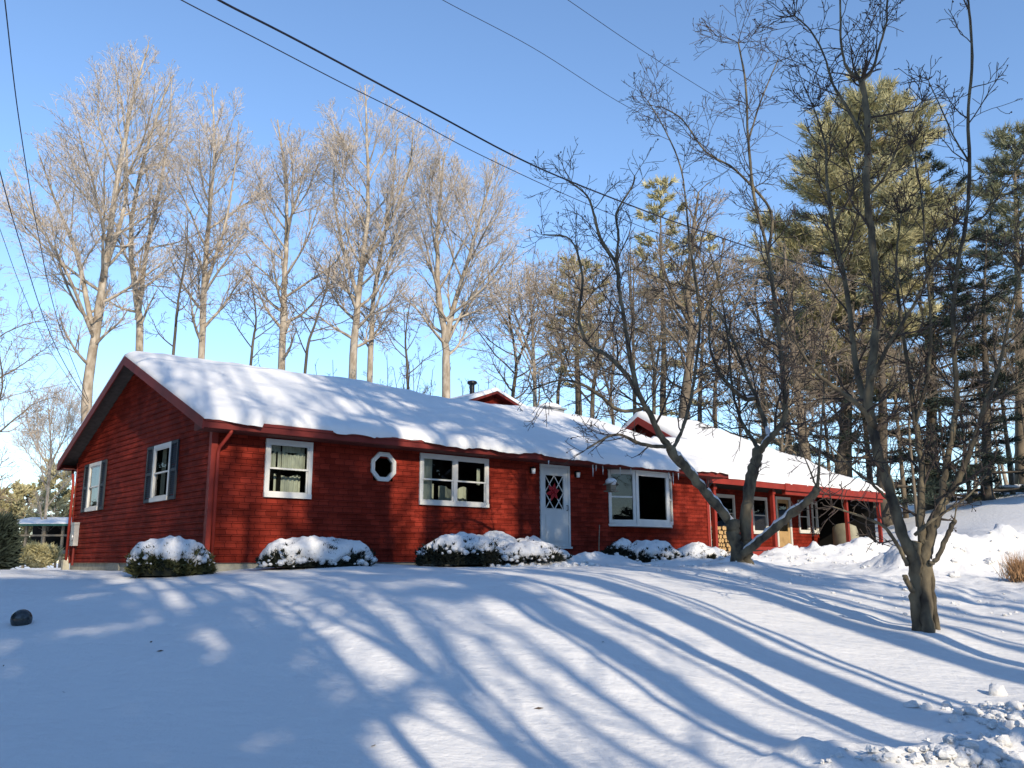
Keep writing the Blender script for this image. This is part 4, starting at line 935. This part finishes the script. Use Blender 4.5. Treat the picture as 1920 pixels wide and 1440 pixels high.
B_limbs = [
 ([(1722, 1178), (1718, 1130), (1716, 1085), (1718, 1050), (1716, 1015)], 10.5, 11, 0, 0, 'root'),
 ([(1742, 1200, -.15), (1738, 1150, -.1), (1736, 1095), (1735, 1050), (1738, 1010)], 11, 10.5, 0, 0, 'root'),
 ([(1757, 1172, .1), (1750, 1120, .1), (1745, 1070, .05), (1742, 1040)], 5.5, 7, 0, 0, 'root'),
 ([(1718, 1060), (1704, 1028), (1687, 987, .1), (1673, 940, .2), (1660, 887, .3), (1645, 843, .3), (1634, 790, .3), (1630, 720, .2), (1640, 640, .2), (1646, 580, .2), (1636, 448, .1), (1625, 369), (1627, 274), (1622, 190), (1615, 150)], 11, 3.5, 9, 1.2, ''),
 ([(1615, 150), (1588, 127), (1577, 79), (1576, 20), (1575, -60)], 4, 1, 8, .9, ''), ([(1616, 152), (1635, 132), (1648, 90), (1662, 40), (1664, -20)], 3.5, 1, 8, .9, ''),
 ([(1627, 270), (1594, 211, .2), (1562, 158, .3), (1546, 106, .4), (1520, 58, .5), (1490, 30, .5)], 4, .8, 12, 1.0, ''),
 ([(1625, 369), (1660, 330, -.3), (1690, 260, -.5), (1730, 190, -.7)], 3, .7, 8, .9, ''),
 ([(1634, 790, .3), (1605, 690, .5), (1590, 560, .6), (1562, 422, .7), (1550, 330, .8), (1548, 274, .8), (1525, 200, .9)], 7, .9, 16, 1.1, ''),
 ([(1562, 422, .7), (1600, 350, .5), (1585, 280, .4)], 3, .7, 6, .9, ''),
 ([(1732, 1020), (1727, 977), (1729, 893, .1), (1724, 843, .1), (1717, 793, .2), (1705, 700, .3), (1690, 600, .3), (1680, 500, .4), (1690, 400, .4)], 8.5, 1, 18, 1.1, ''),
 ([(1736, 1040), (1748, 990, -.05), (1761, 953, -.1), (1773, 931, -.1)], 10, 9, 1, .5, ''),
 ([(1768, 940, -.1), (1768, 915, -.1), (1774, 877, -.1), (1786, 810, -.2), (1795, 740, -.2), (1788, 640, -.3), (1791, 528, -.3), (1810, 422, -.3), (1818, 317, -.3), (1815, 222, -.3), (1823, 106, -.3), (1815, 0, -.3), (1810, -60, -.3)], 7, 1.1, 24, 1.0, ''),
 ([(1773, 932, -.1), (1793, 908, -.2), (1811, 867, -.3), (1827, 820, -.4), (1845, 765, -.5), (1875, 680, -.6), (1895, 590, -.7), (1915, 500, -.8)], 7, 1.1, 16, 1.0, ''),
 ([(1745, 1056, -.1), (1756, 1048, -.15), (1773, 1012, -.25), (1783, 990, -.3), (1790, 975, -.35)], 4.5, 3.8, 1, .35, ''),
 ([(1790, 978, -.35), (1793, 945, -.35), (1794, 915, -.35)], 1.4, .5, 2, .3, ''),
 ([(1716, 1003, -.15), (1740, 982, -.2), (1763, 966, -.25), (1793, 947, -.3), (1818, 927, -.35), (1850, 890, -.4)], 3.4, .8, 5, .6, ''),
 ([(1702, 1060), (1690, 1035, -.1), (1677, 1012, -.2), (1657, 987, -.3), (1625, 972, -.4), (1590, 960, -.5), (1560, 950, -.6)], 4.2, .8, 7, .7, ''),
 ([(1668, 938, .2), (1648, 920, .1), (1627, 900, 0), (1600, 880, -.1), (1570, 850, -.2), (1545, 820, -.3)], 3.4, .7, 8, .8, ''),
 ([(1640, 800, .3), (1610, 760, .0), (1564, 726, -.2), (1529, 697, -.4), (1500, 655, -.5), (1470, 600, -.6)], 6.5, .9, 12, 1.0, ''),
 ([(1820, 420, -.3), (1850, 400, -.4), (1890, 340, -.5), (1925, 290, -.6)], 2.4, .7, 7, .8, ''),
 ([(1815, 300, -.3), (1790, 260, -.2), (1770, 215, -.1), (1740, 150, 0)], 2.2, .6, 7, .7, ''),
 ([(1630, 720, .2), (1670, 640, -.2), (1720, 560, -.4), (1760, 480, -.5), (1790, 420, -.6)], 5, .8, 12, .9, ''),
 ([(1717, 793, .2), (1740, 700, 0), (1745, 600, -.2), (1735, 480, -.2), (1728, 370, -.2), (1710, 270, -.2)], 4.5, .8, 14, .9, ''),
 ([(1845, 765, -.5), (1880, 740, -.6), (1930, 715, -.7)], 2.8, .8, 6, .8, ''),
 ([(1712, 1108, -.1), (1700, 1088, -.15), (1696, 1078, -.15)], 5, 4.5, 0, 0, ''),
]
apple_tree('multi-stemmed apple tree with mottled bark standing in the snow at right, nearest the road', (1735, 1190), 13.0, B_limbs, 202, {14: (0, .12)})

# ---- trees on the road side that throw the shadows over lawn and house
hd = np.array([math.sin(SUN_AZ), math.cos(SUN_AZ)])
def roadside(src, px, py, back, s, rot, label):
    g = ray_ground(px, py); x, y = g[0] - hd[0] * back, g[1] - hd[1] * back
    c = copy_tree(src); c.location = (x, y, gz(x, y) - .1); c.scale = (s, s, s); c.rotation_euler = (0, 0, rot); c['label'] = label; c['group'] = 'bare roadside trees opposite the house'
    return c
LBR = 'tall bare roadside tree standing opposite the house, behind the viewer'
SPARSE = dict(VASE, n=[0, 5, 3, 2, 0], rmin=.012)
RT = bare_tree(LBR, [([(12, -30, -1.7), (12.1, -30, 4), (11.9, -29.9, 10), (12.2, -30, 17)], .21, .03, 1.0), ([(12.05, -30, 8), (12.8, -29.6, 12), (13.2, -29.5, 16)], .11, .02, .6)], dark, 90, 9, .55, 4.2, 58, 30, SPARSE, 'bare roadside trees opposite the house')
for (px, py, back, s, rot) in [(1591, 1157, 8, 1.0, .3), (1378, 1263, 10, 1.15, 1.9), (1405, 1234, 15, 1.05, 5.1), (781, 1243, 15, .85, 3.0), (625, 1248, 12, .7, 4.0), (1139, 1332, 18, .8, 5.0), (940, 1370, 13, .6, 1.0)]:
    roadside(RT, px, py, back, s, rot, LBR)
SLIM = dict(VASE, n=[0, 3, 2, 0, 0], rmin=.012)
LPS = 'slender bare pole-like roadside tree opposite the house, behind the viewer'
RS = bare_tree(LPS, [([(14, -32, -1.7), (14.05, -32, 5), (13.9, -31.9, 10), (14.1, -32, 16)], 0.09, .03, 1.0)], dark, 91, 8, .5, 2.6, 45, 30, SLIM, 'bare roadside trees opposite the house', 'roadside_tree')
for (px, py, back, s, rot) in [(1250, 1300, 14, 1.0, 2.4), (1480, 1210, 12, 1.1, 4.4), (1650, 1270, 9, 1.0, 5.6), (1720, 1310, 12, .9, .9), (1180, 1180, 22, 1.2, .4), (1560, 1120, 16, 1.1, 1.4), (1020, 1300, 18, 1.0, 2.8), (880, 1200, 24, 1.2, 3.4), (1330, 1370, 10, .9, 3.9), (1480, 1400, 9, .9, 5.0), (520, 1180, 24, 1.1, 1.7)]:
    roadside(RS, px, py, back, s, rot, LPS)
def road_pine(gx, gy, back, h, r, seed, t0=.3, gap=0.0, nb=80, trunk=.28):
    x, y = gx - hd[0] * back, gy - hd[1] * back; z = gz(x, y)
    conifer('dense roadside pine standing opposite the house, behind the viewer', [np.array([x, y, z]), np.array([x + .2, y, z + h * .5]), np.array([x, y + .2, z + h])], trunk, DK, seed,
            lambda t: r * (1 - t) ** .45 * (.55 + .45 * min(1, 3 * t)) + .3, nb, t0, .3, -.1, m=9, ln=.42, wd=.06, group='roadside pines opposite the house', gap=gap)
for i, (px, py, back, h, r, t0) in enumerate([(0, 1330, 22, 16, 3.4, .40), (-140, 1200, 27, 17, 3.2, .38)]):
    g = ray_ground(px, py); road_pine(g[0], g[1], back, h, r, 301 + i, t0, .1, 100)
for i, (wx, D, h, r, t0, tr) in enumerate([(2.9, 31, 20.0, 1.0, .66, .3), (5.1, 30, 27, 1.9, .74, .50), (7.75, 32, 28, 1.9, .74, .46), (10.9, 31, 20.5, 1.0, .64, .25), (12.3, 33, 24, 1.5, .66, .40), (9.2, 31, 22.5, 1.0, .66, .3)]):
    w = HW(wx, 0); road_pine(w[0], w[1], D, h, r, 320 + i, t0, .3, 60, tr)
for src, wx, D, s_, rot, wy in ((RT, 1.4, 40, 1.55, .4, 2), (RT, 11.0, 40, 1.5, 2.0, 2), (RT, 0.2, 36, 1.45, 1.0, 2.5), (RT, 6.0, 38, 1.55, 3.0, 3), (RT, 8.6, 36, 1.45, 5.0, 2), (RT, 13.6, 38, 1.4, .7, 2), (RT, 3.8, 37, 1.5, 4.1, 3), (RT, 0.2, 30, 1.3, 1.0, 4.2), (RT, 0.1, 35, 1.4, 3.6, 6.5)):
    w = HW(wx, wy); x, y = w[0] - hd[0] * D, w[1] - hd[1] * D; c = copy_tree(src); c.location = (x, y, gz(x, y) - .1); c.scale = (s_,) * 3; c.rotation_euler = (0, 0, rot); c['label'] = LBR; c['group'] = 'bare roadside trees opposite the house'
# ------------------------------------------------------------------ shrubs under snow
def shrub(label, px, Y, rx, ry, h, mats, cap, seed, name='snowy_shrub', n=700, thick=.085, squash=2.6):
    rs = np.random.RandomState(seed); rng = random.Random(seed)
    b = at(px, 1060, Y); b[2] = gz(b[0], b[1])
    t = empty(name, b, HRZ); tag(t, label, 'shrub', 'snow-covered shrubs along the house')
    def surf(th, ph, k=1.0):      # superellipsoid mound
        c = np.sign(np.cos(th)) * np.abs(np.cos(th)) ** (2 / squash); s = np.abs(np.sin(th)) ** (2 / squash)
        bump = 1 + .22 * vnoise(np.cos(ph) * 1.7 + seed + th, np.sin(ph) * 1.7 + th * 1.5)
        return np.stack([rx * s * np.cos(ph) * k * bump, ry * s * np.sin(ph) * k * bump, h * c * k * (1 + .12 * vnoise(np.cos(ph) * 2 + seed, np.sin(ph) * 2 + th * 2))], -1)
    th = np.arccos(rs.rand(n) * .98 + .02); ph = rs.rand(n) * 2 * np.pi
    C = surf(th, ph, 1.0) * (0.86 + .14 * rs.rand(n, 1)); D = C / np.array([rx, ry, h]) ** 2; D /= np.linalg.norm(D, axis=1, keepdims=True); D = D * 1.0 + np.array([0, 0, .25])
    ph2 = rs.rand(int(n * .04)) * 2 * np.pi; th2 = np.arccos(rs.rand(len(ph2))); C2 = surf(th2, ph2, 1.07); D2 = C2 / np.array([rx, ry, h]) ** 2; D2 /= np.linalg.norm(D2, axis=1, keepdims=True)
    C = np.concatenate([C, C2]); D = np.concatenate([D, D2 * .7 + np.array([0, 0, .7])])
    core = MB(); nth, nph = 8, 24
    g1, g2 = np.meshgrid(np.linspace(0.02, np.pi / 2, nth), np.linspace(0, 2 * np.pi, nph, endpoint=False), indexing='ij')
    v = surf(g1, g2, .86).reshape(-1, 3)
    core.add(v.tolist(), [(i * nph + j, (i + 1) * nph + j, (i + 1) * nph + (j + 1) % nph, i * nph + (j + 1) % nph) for i in range(nth - 1) for j in range(nph)])
    core.build('dark_core', mats[1], t, True)  # solid dark core, shade between the leaves put into its colour
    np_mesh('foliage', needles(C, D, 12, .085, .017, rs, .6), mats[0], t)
    # snow lying on top, ragged below
    m = MB(); nph = 96; nth = 16; V = []
    for i in range(nth + 1):
        f = i / nth
        for j in range(nph):
            p_ = 2 * math.pi * j / nph
            tm = cap * (1 + .42 * float(vnoise(math.cos(p_) * 3.1 + seed * 1.7, math.sin(p_) * 3.1)) + .30 * float(vnoise(math.cos(p_) * 9 + seed, math.sin(p_) * 9)))
            tt = np.array([min(1.5, tm * f + 0.001)]); pt = surf(tt, np.array([p_]), 1.0)[0]
            k = thick * (1 - f ** 3) ** .5 * (1 + 1.5 * float(fbm(pt[0] * 4 + seed, pt[1] * 4 + pt[2] * 3, 3))) 
            nn = pt / np.array([rx, ry, h]) ** 2; nn = nn / np.linalg.norm(nn); nn = nn * .6 + np.array([0, 0, .5])
            V.append(tuple(pt * (1 if f < 1 else .95) + nn * (k + (.018 if f < 1 else -.02))))
    m.add(V, [(i * nph + j, (i + 1) * nph + j, (i + 1) * nph + (j + 1) % nph, i * nph + (j + 1) % nph) for i in range(nth) for j in range(nph)])
    # clumps caught on the outer sprigs
    for _ in range(int(60 * rx)):
        th1 = np.array([cap * rng.uniform(.95, 1.22)]); p_ = rng.random() * 6.28; pt = surf(th1, np.array([p_]), 1.02)[0]
        m.sphere(pt, rng.choice((.02, .025, .03, .04, .055, .08)), 8, 6, (1, 1, .7), .22, rng)
    m.build('snow_cap', M['snow_lump'], t, True)
    return t
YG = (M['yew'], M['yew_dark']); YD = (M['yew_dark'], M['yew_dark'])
shrub('low green shrub with thick snow cap at the nearest corner of the red house', 318, 16.1, .76, .58, .56, YG, 1.10, 11, n=900)
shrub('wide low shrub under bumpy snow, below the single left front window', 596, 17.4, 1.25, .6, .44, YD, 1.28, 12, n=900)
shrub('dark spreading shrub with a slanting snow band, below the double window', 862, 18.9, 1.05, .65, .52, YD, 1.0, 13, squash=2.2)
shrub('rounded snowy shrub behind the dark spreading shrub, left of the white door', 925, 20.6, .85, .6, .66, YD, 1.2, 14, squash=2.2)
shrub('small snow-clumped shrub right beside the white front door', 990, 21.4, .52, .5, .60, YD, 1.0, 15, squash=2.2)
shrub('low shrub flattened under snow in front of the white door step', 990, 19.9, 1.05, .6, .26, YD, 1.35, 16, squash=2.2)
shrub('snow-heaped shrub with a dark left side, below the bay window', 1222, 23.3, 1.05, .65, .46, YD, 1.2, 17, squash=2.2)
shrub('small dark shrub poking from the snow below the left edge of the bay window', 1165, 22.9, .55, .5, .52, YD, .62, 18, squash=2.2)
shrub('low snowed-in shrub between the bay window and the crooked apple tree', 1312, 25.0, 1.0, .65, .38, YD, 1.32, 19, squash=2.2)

# ------------------------------------------------------------------ small things
g = ray_ground(39, 1173)
t = empty('garden_globe', g); tag(t, 'small dark garden globe half sunk in the shaded snow at far left', 'garden globe')
mb = MB(); mb.sphere((0, 0, .075), .122, 24, 16); mb.build('globe', M['globe'], t, True)
mb = MB(); mb.tube([(0, 0, -.08), (0, 0, -.035), (0, 0, -.015)], [.09, .09, .07], 16); mb.build('base', M['metal_dark'], t)

def hloc(x, y, z): p = HW(x, y, z); return p
# bird feeder under the eave
x = pxw(1148, -.5); t = empty('bird_feeder', hloc(x, -.5, 1.78), HRZ); tag(t, 'small hanging bird feeder with a snow-capped roof before the bay window', 'bird feeder')
mb = MB(); mb.box(-.10, .10, -.08, .08, 0.04, .20); mb.build('body', M['wood_grey'], t)
mb = MB(); mb.box(-.15, .15, -.13, .13, 0, .03); mb.build('tray', M['wood_grey'], t)
mb = MB(); slab(mb, [(-.17, -.14, .19), (-.17, .14, .19), (0, .14, .29), (0, -.14, .29), (.17, .14, .19), (.17, -.14, .19)], [[0, 3, 2, 1], [3, 5, 4, 2]], .015); mb.build('roof', M['wood_grey'], t)
mb = MB(); mb.sphere((0, 0, .265), .17, 14, 8, (1, .85, .62)); mb.build('snow_cap', M['snow_lump'], t, True)
mb = MB(); mb.tube([(0, 0, .3), (0, .02, .66)], [.005, .005], 4); mb.build('hanging_wire', M['metal_dark'], t)
# icicles
for px, L in ((1114, .30), (1133, .22), (1166, .20), (1258, .24), (1266, .34), (1276, .18), (1120, .14), (1186, .13), (1030, .10)):
    x = pxw(px, -.47); o = MB(); o.tube([(0, 0, .02), (0.003, 0, -L * .4), (0, 0, -L)], [.020, .013, .003], 7)
    i_ = o.build('icicle', M['ice'], None, True); i_.location = tuple(hloc(x, -OV - .02, 2.44)); tag(i_, 'thin icicle hanging from the front eave near the bay window', 'icicle', 'icicles along the front eave')
# ornament on the storm door
x = pxw(1038, -.06); t = empty('door_ornament', hloc(x, -.062, 1.72), HRZ); tag(t, 'deep red star-shaped ribbon ornament hanging on the white storm door', 'door ornament')
mb = MB(); rng = random.Random(3)
for ring, (nP, L, o) in enumerate(((6, .25, 0), (5, .16, -.02))):
    for kx in range(nP):
        a = kx * 2 * math.pi / nP + .5 * ring + .25; c, s = math.cos(a), math.sin(a); w = L * .24
        mb.add([(0, o - .012, 0), (c * L * .5 - s * w, o - .004, s * L * .5 + c * w), (c * L, o + .01, s * L), (c * L * .5 + s * w, o - .004, s * L * .5 - c * w), (c * L * .5, o - .028, s * L * .5)],
               [(0, 1, 4), (1, 2, 4), (2, 3, 4), (3, 0, 4)])
mb.build('petals', M['red_cloth'], t)
mb = MB(); mb.sphere((0, -.04, 0), .035, 8, 6); mb.build('centre', M['red_cloth'], t, True)
# garden stake by the step
x = pxw(1122, -.9); p = hloc(x, -.9, 0); t = empty('garden_stake', (p[0], p[1], gz(p[0], p[1])), HRZ); tag(t, 'thin pale pole with a low crossbar standing by the wall right of the door', 'garden stake')
mb = MB(); mb.tube([(0, 0, -.1), (.03, .02, .5), (.10, .05, 1.02)], [.013, .013, .011], 6); mb.build('pole', M['wood_grey'], t)
mb = MB(); mb.tube([(-.26, -.02, .20), (.04, .01, .19)], [.012, .012], 6); mb.build('crossbar', M['wood_grey'], t)
# firewood stack
xa = pxw(1346, 1.0); rng = random.Random(9); row = 0; z = .34
while z < 1.15:
    nL = 8
    for k in range(nL):
        r = rng.uniform(.058, .078); xx = xa + k * .155 + (row % 2) * .07 + rng.uniform(-.01, .01)
        b = hloc(xx, 1.05 + rng.uniform(-.03, .03), z + rng.uniform(-.008, .008)); t = empty('firewood_log', b, HRZ + rng.uniform(-.05, .05))
        tag(t, 'split log in the firewood stack under the porch behind the crooked apple tree', 'firewood', 'logs of the firewood stack')
        kk = rng.choice((5, 6, 8)); mb = MB(); mb.tube([(0, 0, 0), (0, .4, 0)], [r, r * .95], kk, False); mb.build('bark', M['log'], t)
        mb = MB(); mb.tube([(0, -.004, 0), (0, .0, 0)], [r * .9, r], kk, True); mb.build('cut_end', M['log_end'], t)
    z += .135; row += 1
# covered machine under the carport
x = pxw(1583, .9); t = empty('covered_machine', hloc(x, 1.0, .06), HRZ); tag(t, 'tan tarp-covered machine standing beside the red carport post', 'covered machine')
mb = MB(); prof = [(0, 0), (-.02, .6), (.0, 1.18), (.10, 1.30), (.34, 1.26), (.50, 1.05), (.60, .72), (.62, .55), (.76, .48), (.82, .30), (.78, .05), (.74, 0)]
ny = 9; V = []; n = len(prof)
for j in range(ny):
    v_ = j / (ny - 1); y = -.42 + .84 * v_; sh = 1 - .16 * abs(2 * v_ - 1) ** 3
    for i, (a, b) in enumerate(prof): V.append((.38 + (a - .38) * sh + .02 * math.sin(7 * v_ + i), y, b * (1 - .07 * abs(2 * v_ - 1) ** 3) + .012 * math.sin(5 * v_ + 2 * i)))
Fs = [(j * n + i, j * n + i + 1, (j + 1) * n + i + 1, (j + 1) * n + i) for j in range(ny - 1) for i in range(n - 1)] + [tuple(range(n - 1, -1, -1)), tuple((ny - 1) * n + i for i in range(n))]
mb.add(V, Fs); mb.build('tarp', M['tarp'], t, True)
mb = MB(); mb.tube([(.79, -.40, .30), (.80, -.42, .05), (.72, -.42, .02)], [.02, .02, .02], 6); mb.build('tarp_hem', M['white'], t)
for yy in (-.25, .25):
    mb = MB(); mb.tube([(.3, yy - .05, .02), (.3, yy + .05, .02)], [.12, .12], 14); mb.build('wheel', M['metal_dark'], t)

# power lines
def wire(label, pts, r, group='overhead cables'):
    P = [at(*p) for p in pts]; b = P[0]; mb = MB(); Q = smooth_path([p - b for p in P], 8); mb.tube(Q, [r] * len(Q), 6)
    o = mb.build('power_line', M['cable'], None, True); o.location = tuple(b); tag(o, label, 'cable', group)
wire('thick black cable slanting down from the top edge toward the pines', [(330, -50, 11.5), (410, 0, 12.2), (560, 77, 13.5), (800, 205, 16.5), (1000, 310, 19.5), (1180, 384, 23), (1300, 428, 26), (1540, 508, 34), (1800, 590, 48), (2000, 640, 60)], .019)
wire('thin black cable running just below the thick one in front of the pale trees', [(250, -52, 13), (340, 0, 13.8), (480, 72, 15), (640, 155, 17), (760, 215, 19), (900, 290, 22), (1100, 382, 26.5), (1300, 462, 33), (1540, 540, 42), (1900, 640, 58)], .011)
wire('very thin grey cable crossing the blue sky above the right half of the roof', [(740, -55, 17), (830, 0, 18), (1000, 90, 20.5), (1150, 185, 23), (1240, 232, 25), (1400, 310, 30), (1700, 440, 42), (1960, 540, 55)], .008)
wire('very thin cable from the top edge to the twigs of the apple trees', [(990, -50, 18), (1065, 0, 19), (1200, 92, 21.5), (1340, 180, 24.5), (1480, 262, 29), (1750, 400, 42), (1960, 490, 55)], .008)
wire('black service cable hanging from the top left corner to the house', [(2, -60, 14), (9, 0, 15), (35, 220, 19), (68, 420, 24), (108, 600, 30), (166, 752, 35.6)], .012)
wire('black cable entering at the left edge of the picture below the service cable', [(-25, 220, 18), (0, 322, 19.5), (30, 430, 22), (80, 590, 27), (120, 680, 31), (166, 756, 35.6)], .014)
wire('thinnest cable at the left edge, lowest of the three hanging there', [(-30, 350, 21), (0, 430, 22.5), (40, 540, 25), (90, 650, 30), (164, 762, 35.6)], .009)

# neighbour's porch far left
def far_porch():
    Y = 58; P = lambda px, py: at(px, py, Y)
    x0 = P(14, 1000)[0]; x1 = P(185, 1000)[0]; zr = P(60, 983)[2]; zt = P(60, 986)[2]; zd = P(60, 1031)[2]; zdl = P(60, 1038)[2]; zrail = P(60, 1004)[2]
    t = empty('distant_porch', (x0, Y, gz(x0, Y))); tag(t, 'weathered porch with a green snow-edged roof far behind the left end of the house', 'porch'); oz = t.location.z
    loc = lambda mb, a, b, c, d, e, f: mb.box(a - x0, b - x0, c, d, e - oz, f - oz)
    mb = MB(); slab(mb, [(-.3, -.5, zr - oz), (x1 - x0 + .3, -.5, zr - oz), (x1 - x0 + .3, 3.2, zr - oz + .55), (-.3, 3.2, zr - oz + .55)], [[0, 1, 2, 3]], .12); r_ = mb.build('roof', M['green_roof'], t)
    mb = MB(); slab(mb, [(-.33, -.53, zr - oz + .06), (x1 - x0 + .33, -.53, zr - oz + .06), (x1 - x0 + .33, 3.2, zr - oz + .61), (-.33, 3.2, zr - oz + .61)], [[0, 1, 2, 3]], .055); mb.build('snow_cap', M['snow_roof'], r_)
    n = 6
    for k in range(n):
        xx = x0 + (x1 - x0) * k / (n - 1); mb = MB(); loc(mb, xx - .07, xx + .07, 0, .14, oz - .3, zr - .1); mb.build('post', M['wood_grey'], t)
    mb = MB(); loc(mb, x0 - .1, x1 + .1, -.06, -.01, zrail - .06, zrail + .06); loc(mb, x0, x1, -.06, 3.0, zdl, zd); mb.build('deck', M['wood_grey'], t)
    mb = MB(); loc(mb, P(70, 0)[0], P(88, 0)[0], .03, .08, zd + .05, zrail - .08); mb.build('panel', M['wood_tan'], t)
    mb = MB(); loc(mb, P(107, 0)[0], P(122, 0)[0], .03, .08, zd + .05, zrail - .08); mb.build('panel', M['wood_tan'], t)
    mb = MB(); loc(mb, x0, x1, 3.0, 3.1, zd, zr + .3); mb.build('back_wall', M['dark_room'], t)  # near-black sheet for the shade under this porch roof
    mb = MB(); mb.sphere((P(113, 0)[0] - x0, -.03, zrail - oz + .12), .2, 10, 6, (1.1, .8, .55)); mb.build('snow_clump', M['snow_lump'], t, True)
far_porch()
# log stack and leaning pole on the hill
q = at(1905, 916, 46); q[2] = gz(q[0], q[1]); t = empty('log_stack', q); tag(t, 'low stack of dark logs under snow on the hilltop at right', 'log stack')
for k in range(4):
    mb = MB(); mb.tube([(-.75, .1 * k, .13 + .02 * k), (.9, .1 * k, .15 + .03 * (k % 2))], [.15, .13], 8); mb.build('log', M['bark_dark'], t)
mb = MB(); mb.sphere((.1, .1, .30), .8, 16, 8, (1.15, .35, .16)); mb.build('snow_cap', M['snow_lump'], t, True)
q = at(1850, 926, 47); q[2] = gz(q[0], q[1]); mb = MB(); mb.tube([(-.1, 0, -.1), (.5, .1, .45), (.95, .2, .78)], [.06, .055, .05], 8); o = mb.build('leaning_pole', M['wood_tan'], None); o.location = tuple(q); tag(o, 'pale fallen pole leaning on the snowy hilltop at right', 'fallen pole')
# tawny grass at the right edge
rs = np.random.RandomState(8); q = at(1914, 1066, 19.2); q[2] = gz(q[0], q[1])
C = np.stack([rs.normal(0, .12, 420), rs.normal(0, .10, 420), rs.rand(420) * .04], -1); D = np.stack([rs.normal(0, .35, 420), rs.normal(0, .35, 420), np.ones(420)], -1)
o = np_mesh('grass_clump', needles(C, D, 2, .46, .007, rs, .16), M['dry_grass'], None); o.location = tuple(q); tag(o, 'tawny dry grass clump against the snow bank at the right edge', 'grass clump')

# snow broken up by the plough
rng = random.Random(21); rub = MB()
def lump(mb, c, r, seed):
    rr = random.Random(seed); mb.sphere(c, r, 7, 5, (1, rr.uniform(.6, 1.15), rr.uniform(.5, .85)), .30, rr)
def scatter(px, py, n, sx, sy, rmax):
    g = ray_ground(px, py)
    for k in range(n):
        x, y = g[0] + rng.gauss(0, sx), g[1] + rng.gauss(0, sy); r = min(rmax, .016 + rng.expovariate(1 / (rmax * .26)))
        lump(rub, (x, y, gz(x, y) + r * .25), r, rng.random())
scatter(1885, 1345, 190, .26, .34, .075); scatter(1850, 1428, 190, .42, .09, .07); scatter(1700, 1430, 30, .3, .08, .04); scatter(1900, 1400, 60, .4, .5, .05)
scatter(1840, 1050, 60, 1.3, .5, .12); scatter(1560, 1052, 60, 1.4, .5, .09); scatter(1620, 1050, 40, 1.2, .5, .09); scatter(1450, 1075, 40, 1.2, .8, .05); scatter(1800, 1140, 60, 1.4, 1.2, .05)
scatter(1020, 1062, 70, .8, .4, .10); scatter(1240, 1060, 50, 1.2, .6, .08)
tag(rub.build('snow_rubble', M['snow_lump'], None, False), kind='stuff')
for k, (px, py, r) in enumerate([(1870, 1305, .11), (1905, 1330, .09), (1868, 1345, .085), (1912, 1350, .08), (1880, 1395, .075), (1832, 1430, .085), (1866, 1424, .10), (1905, 1436, .12), (1800, 1438, .08)]):
    g = ray_ground(px, py); mb = MB(); lump(mb, (0, 0, r * .3), r, 40 + k); o = mb.build('snow_chunk', M['snow_lump'], None, True); o.location = tuple(g)
    tag(o, 'big loose snow chunk thrown up at the lower right road edge', 'snow chunk', 'big snow chunks by the road edge')
# a few dead leaves and twig bits on the lawn
lv = MB()
for px, py in [(247, 1258), (8, 1250), (300, 1222), (670, 1355), (120, 1300), (40, 1428), (430, 1222), (285, 1205), (1010, 1330), (1130, 1205), (700, 1400), (180, 1370)]:
    g = ray_ground(px, py); a = rng.random() * 6.28; c, s = math.cos(a), math.sin(a); L = rng.uniform(.02, .05)
    lv.add([(g[0] - c * L, g[1] - s * L, g[2] + .006), (g[0] - s * L * .4, g[1] + c * L * .4, g[2] + .018), (g[0] + c * L, g[1] + s * L, g[2] + .012), (g[0] + s * L * .4, g[1] - c * L * .4, g[2] + .004)], [(0, 1, 2, 3)])
tag(lv.build('leaf_litter', M['leaf_dead'], None), kind='stuff')

# unseen pines added behind the viewer: block the low sky, darken the panes' reflections
occluder_src = [conifer('broad unseen pine added far behind the viewer to block the low sky', [np.array([x, -52.0, gz(x, -52.0)]), np.array([x + .2, -52.0, 5.0]), np.array([x, -51.8, 13.0])], .3, DK, sd_,
            lambda t: 4.0 * (1 - t) ** .6 + .4, 110, .02, .3, -.05, m=9, ln=.6, wd=.09, group='unseen pines added behind the viewer') for x, sd_ in ((-4.0, 401), (18.0, 402))]
rngd = random.Random(77)
for k, (x, y) in enumerate([(36, 30), (34, 22), (37, 15), (35, 8), (38, 1), (44, -8), (43, 36), (46, 26), (47, 12), (41, 26), (42, 18)]):  # more unseen pines, added at right to darken the bay's reflections
    c = copy_tree(occluder_src[k % 2]); c.location = (x, y, gz(x, y) - .2); c.scale = (1.2, 1.2, 1.0 if y > -2 else .85); c.rotation_euler = (0, 0, k * 1.3)
    c['label'] = 'broad unseen pine added beyond the driveway to darken the pane reflections'; c['group'] = 'unseen pines added right of the driveway'
for k in range(16):
    a = R(-31) + math.pi + R(-75 + 10 * k + rngd.uniform(-3, 3)); d = rngd.uniform(44, 60)
    x, y = math.sin(a) * d, math.cos(a) * d + 4; c = copy_tree(occluder_src[k % 2]); c.location = (x, y, gz(x, y) - .2)
    q = rngd.uniform(.85, 1.05); c.scale = (q * 1.3, q * 1.3, q * 1.05); c.rotation_euler = (0, 0, rngd.random() * 6.28)
    c['label'] = 'broad unseen pine added far behind the viewer to block the low sky'; c['group'] = 'unseen pines added behind the viewer'

for k, (x, y) in enumerate([(-19, 3), (-22, 10), (-24, 17), (-27, 24), (-33, 31), (-30, 12)]):  # unseen pines added at left to cut sky light on the gable
    c = copy_tree(occluder_src[k % 2]); c.location = (x, y, gz(x, y) - .2); c.scale = (1.1, 1.1, .95); c.rotation_euler = (0, 0, k * 1.7)
    c['label'] = 'broad unseen pine added left of the lawn to dim the gable'; c['group'] = 'unseen pines added left of the lawn'
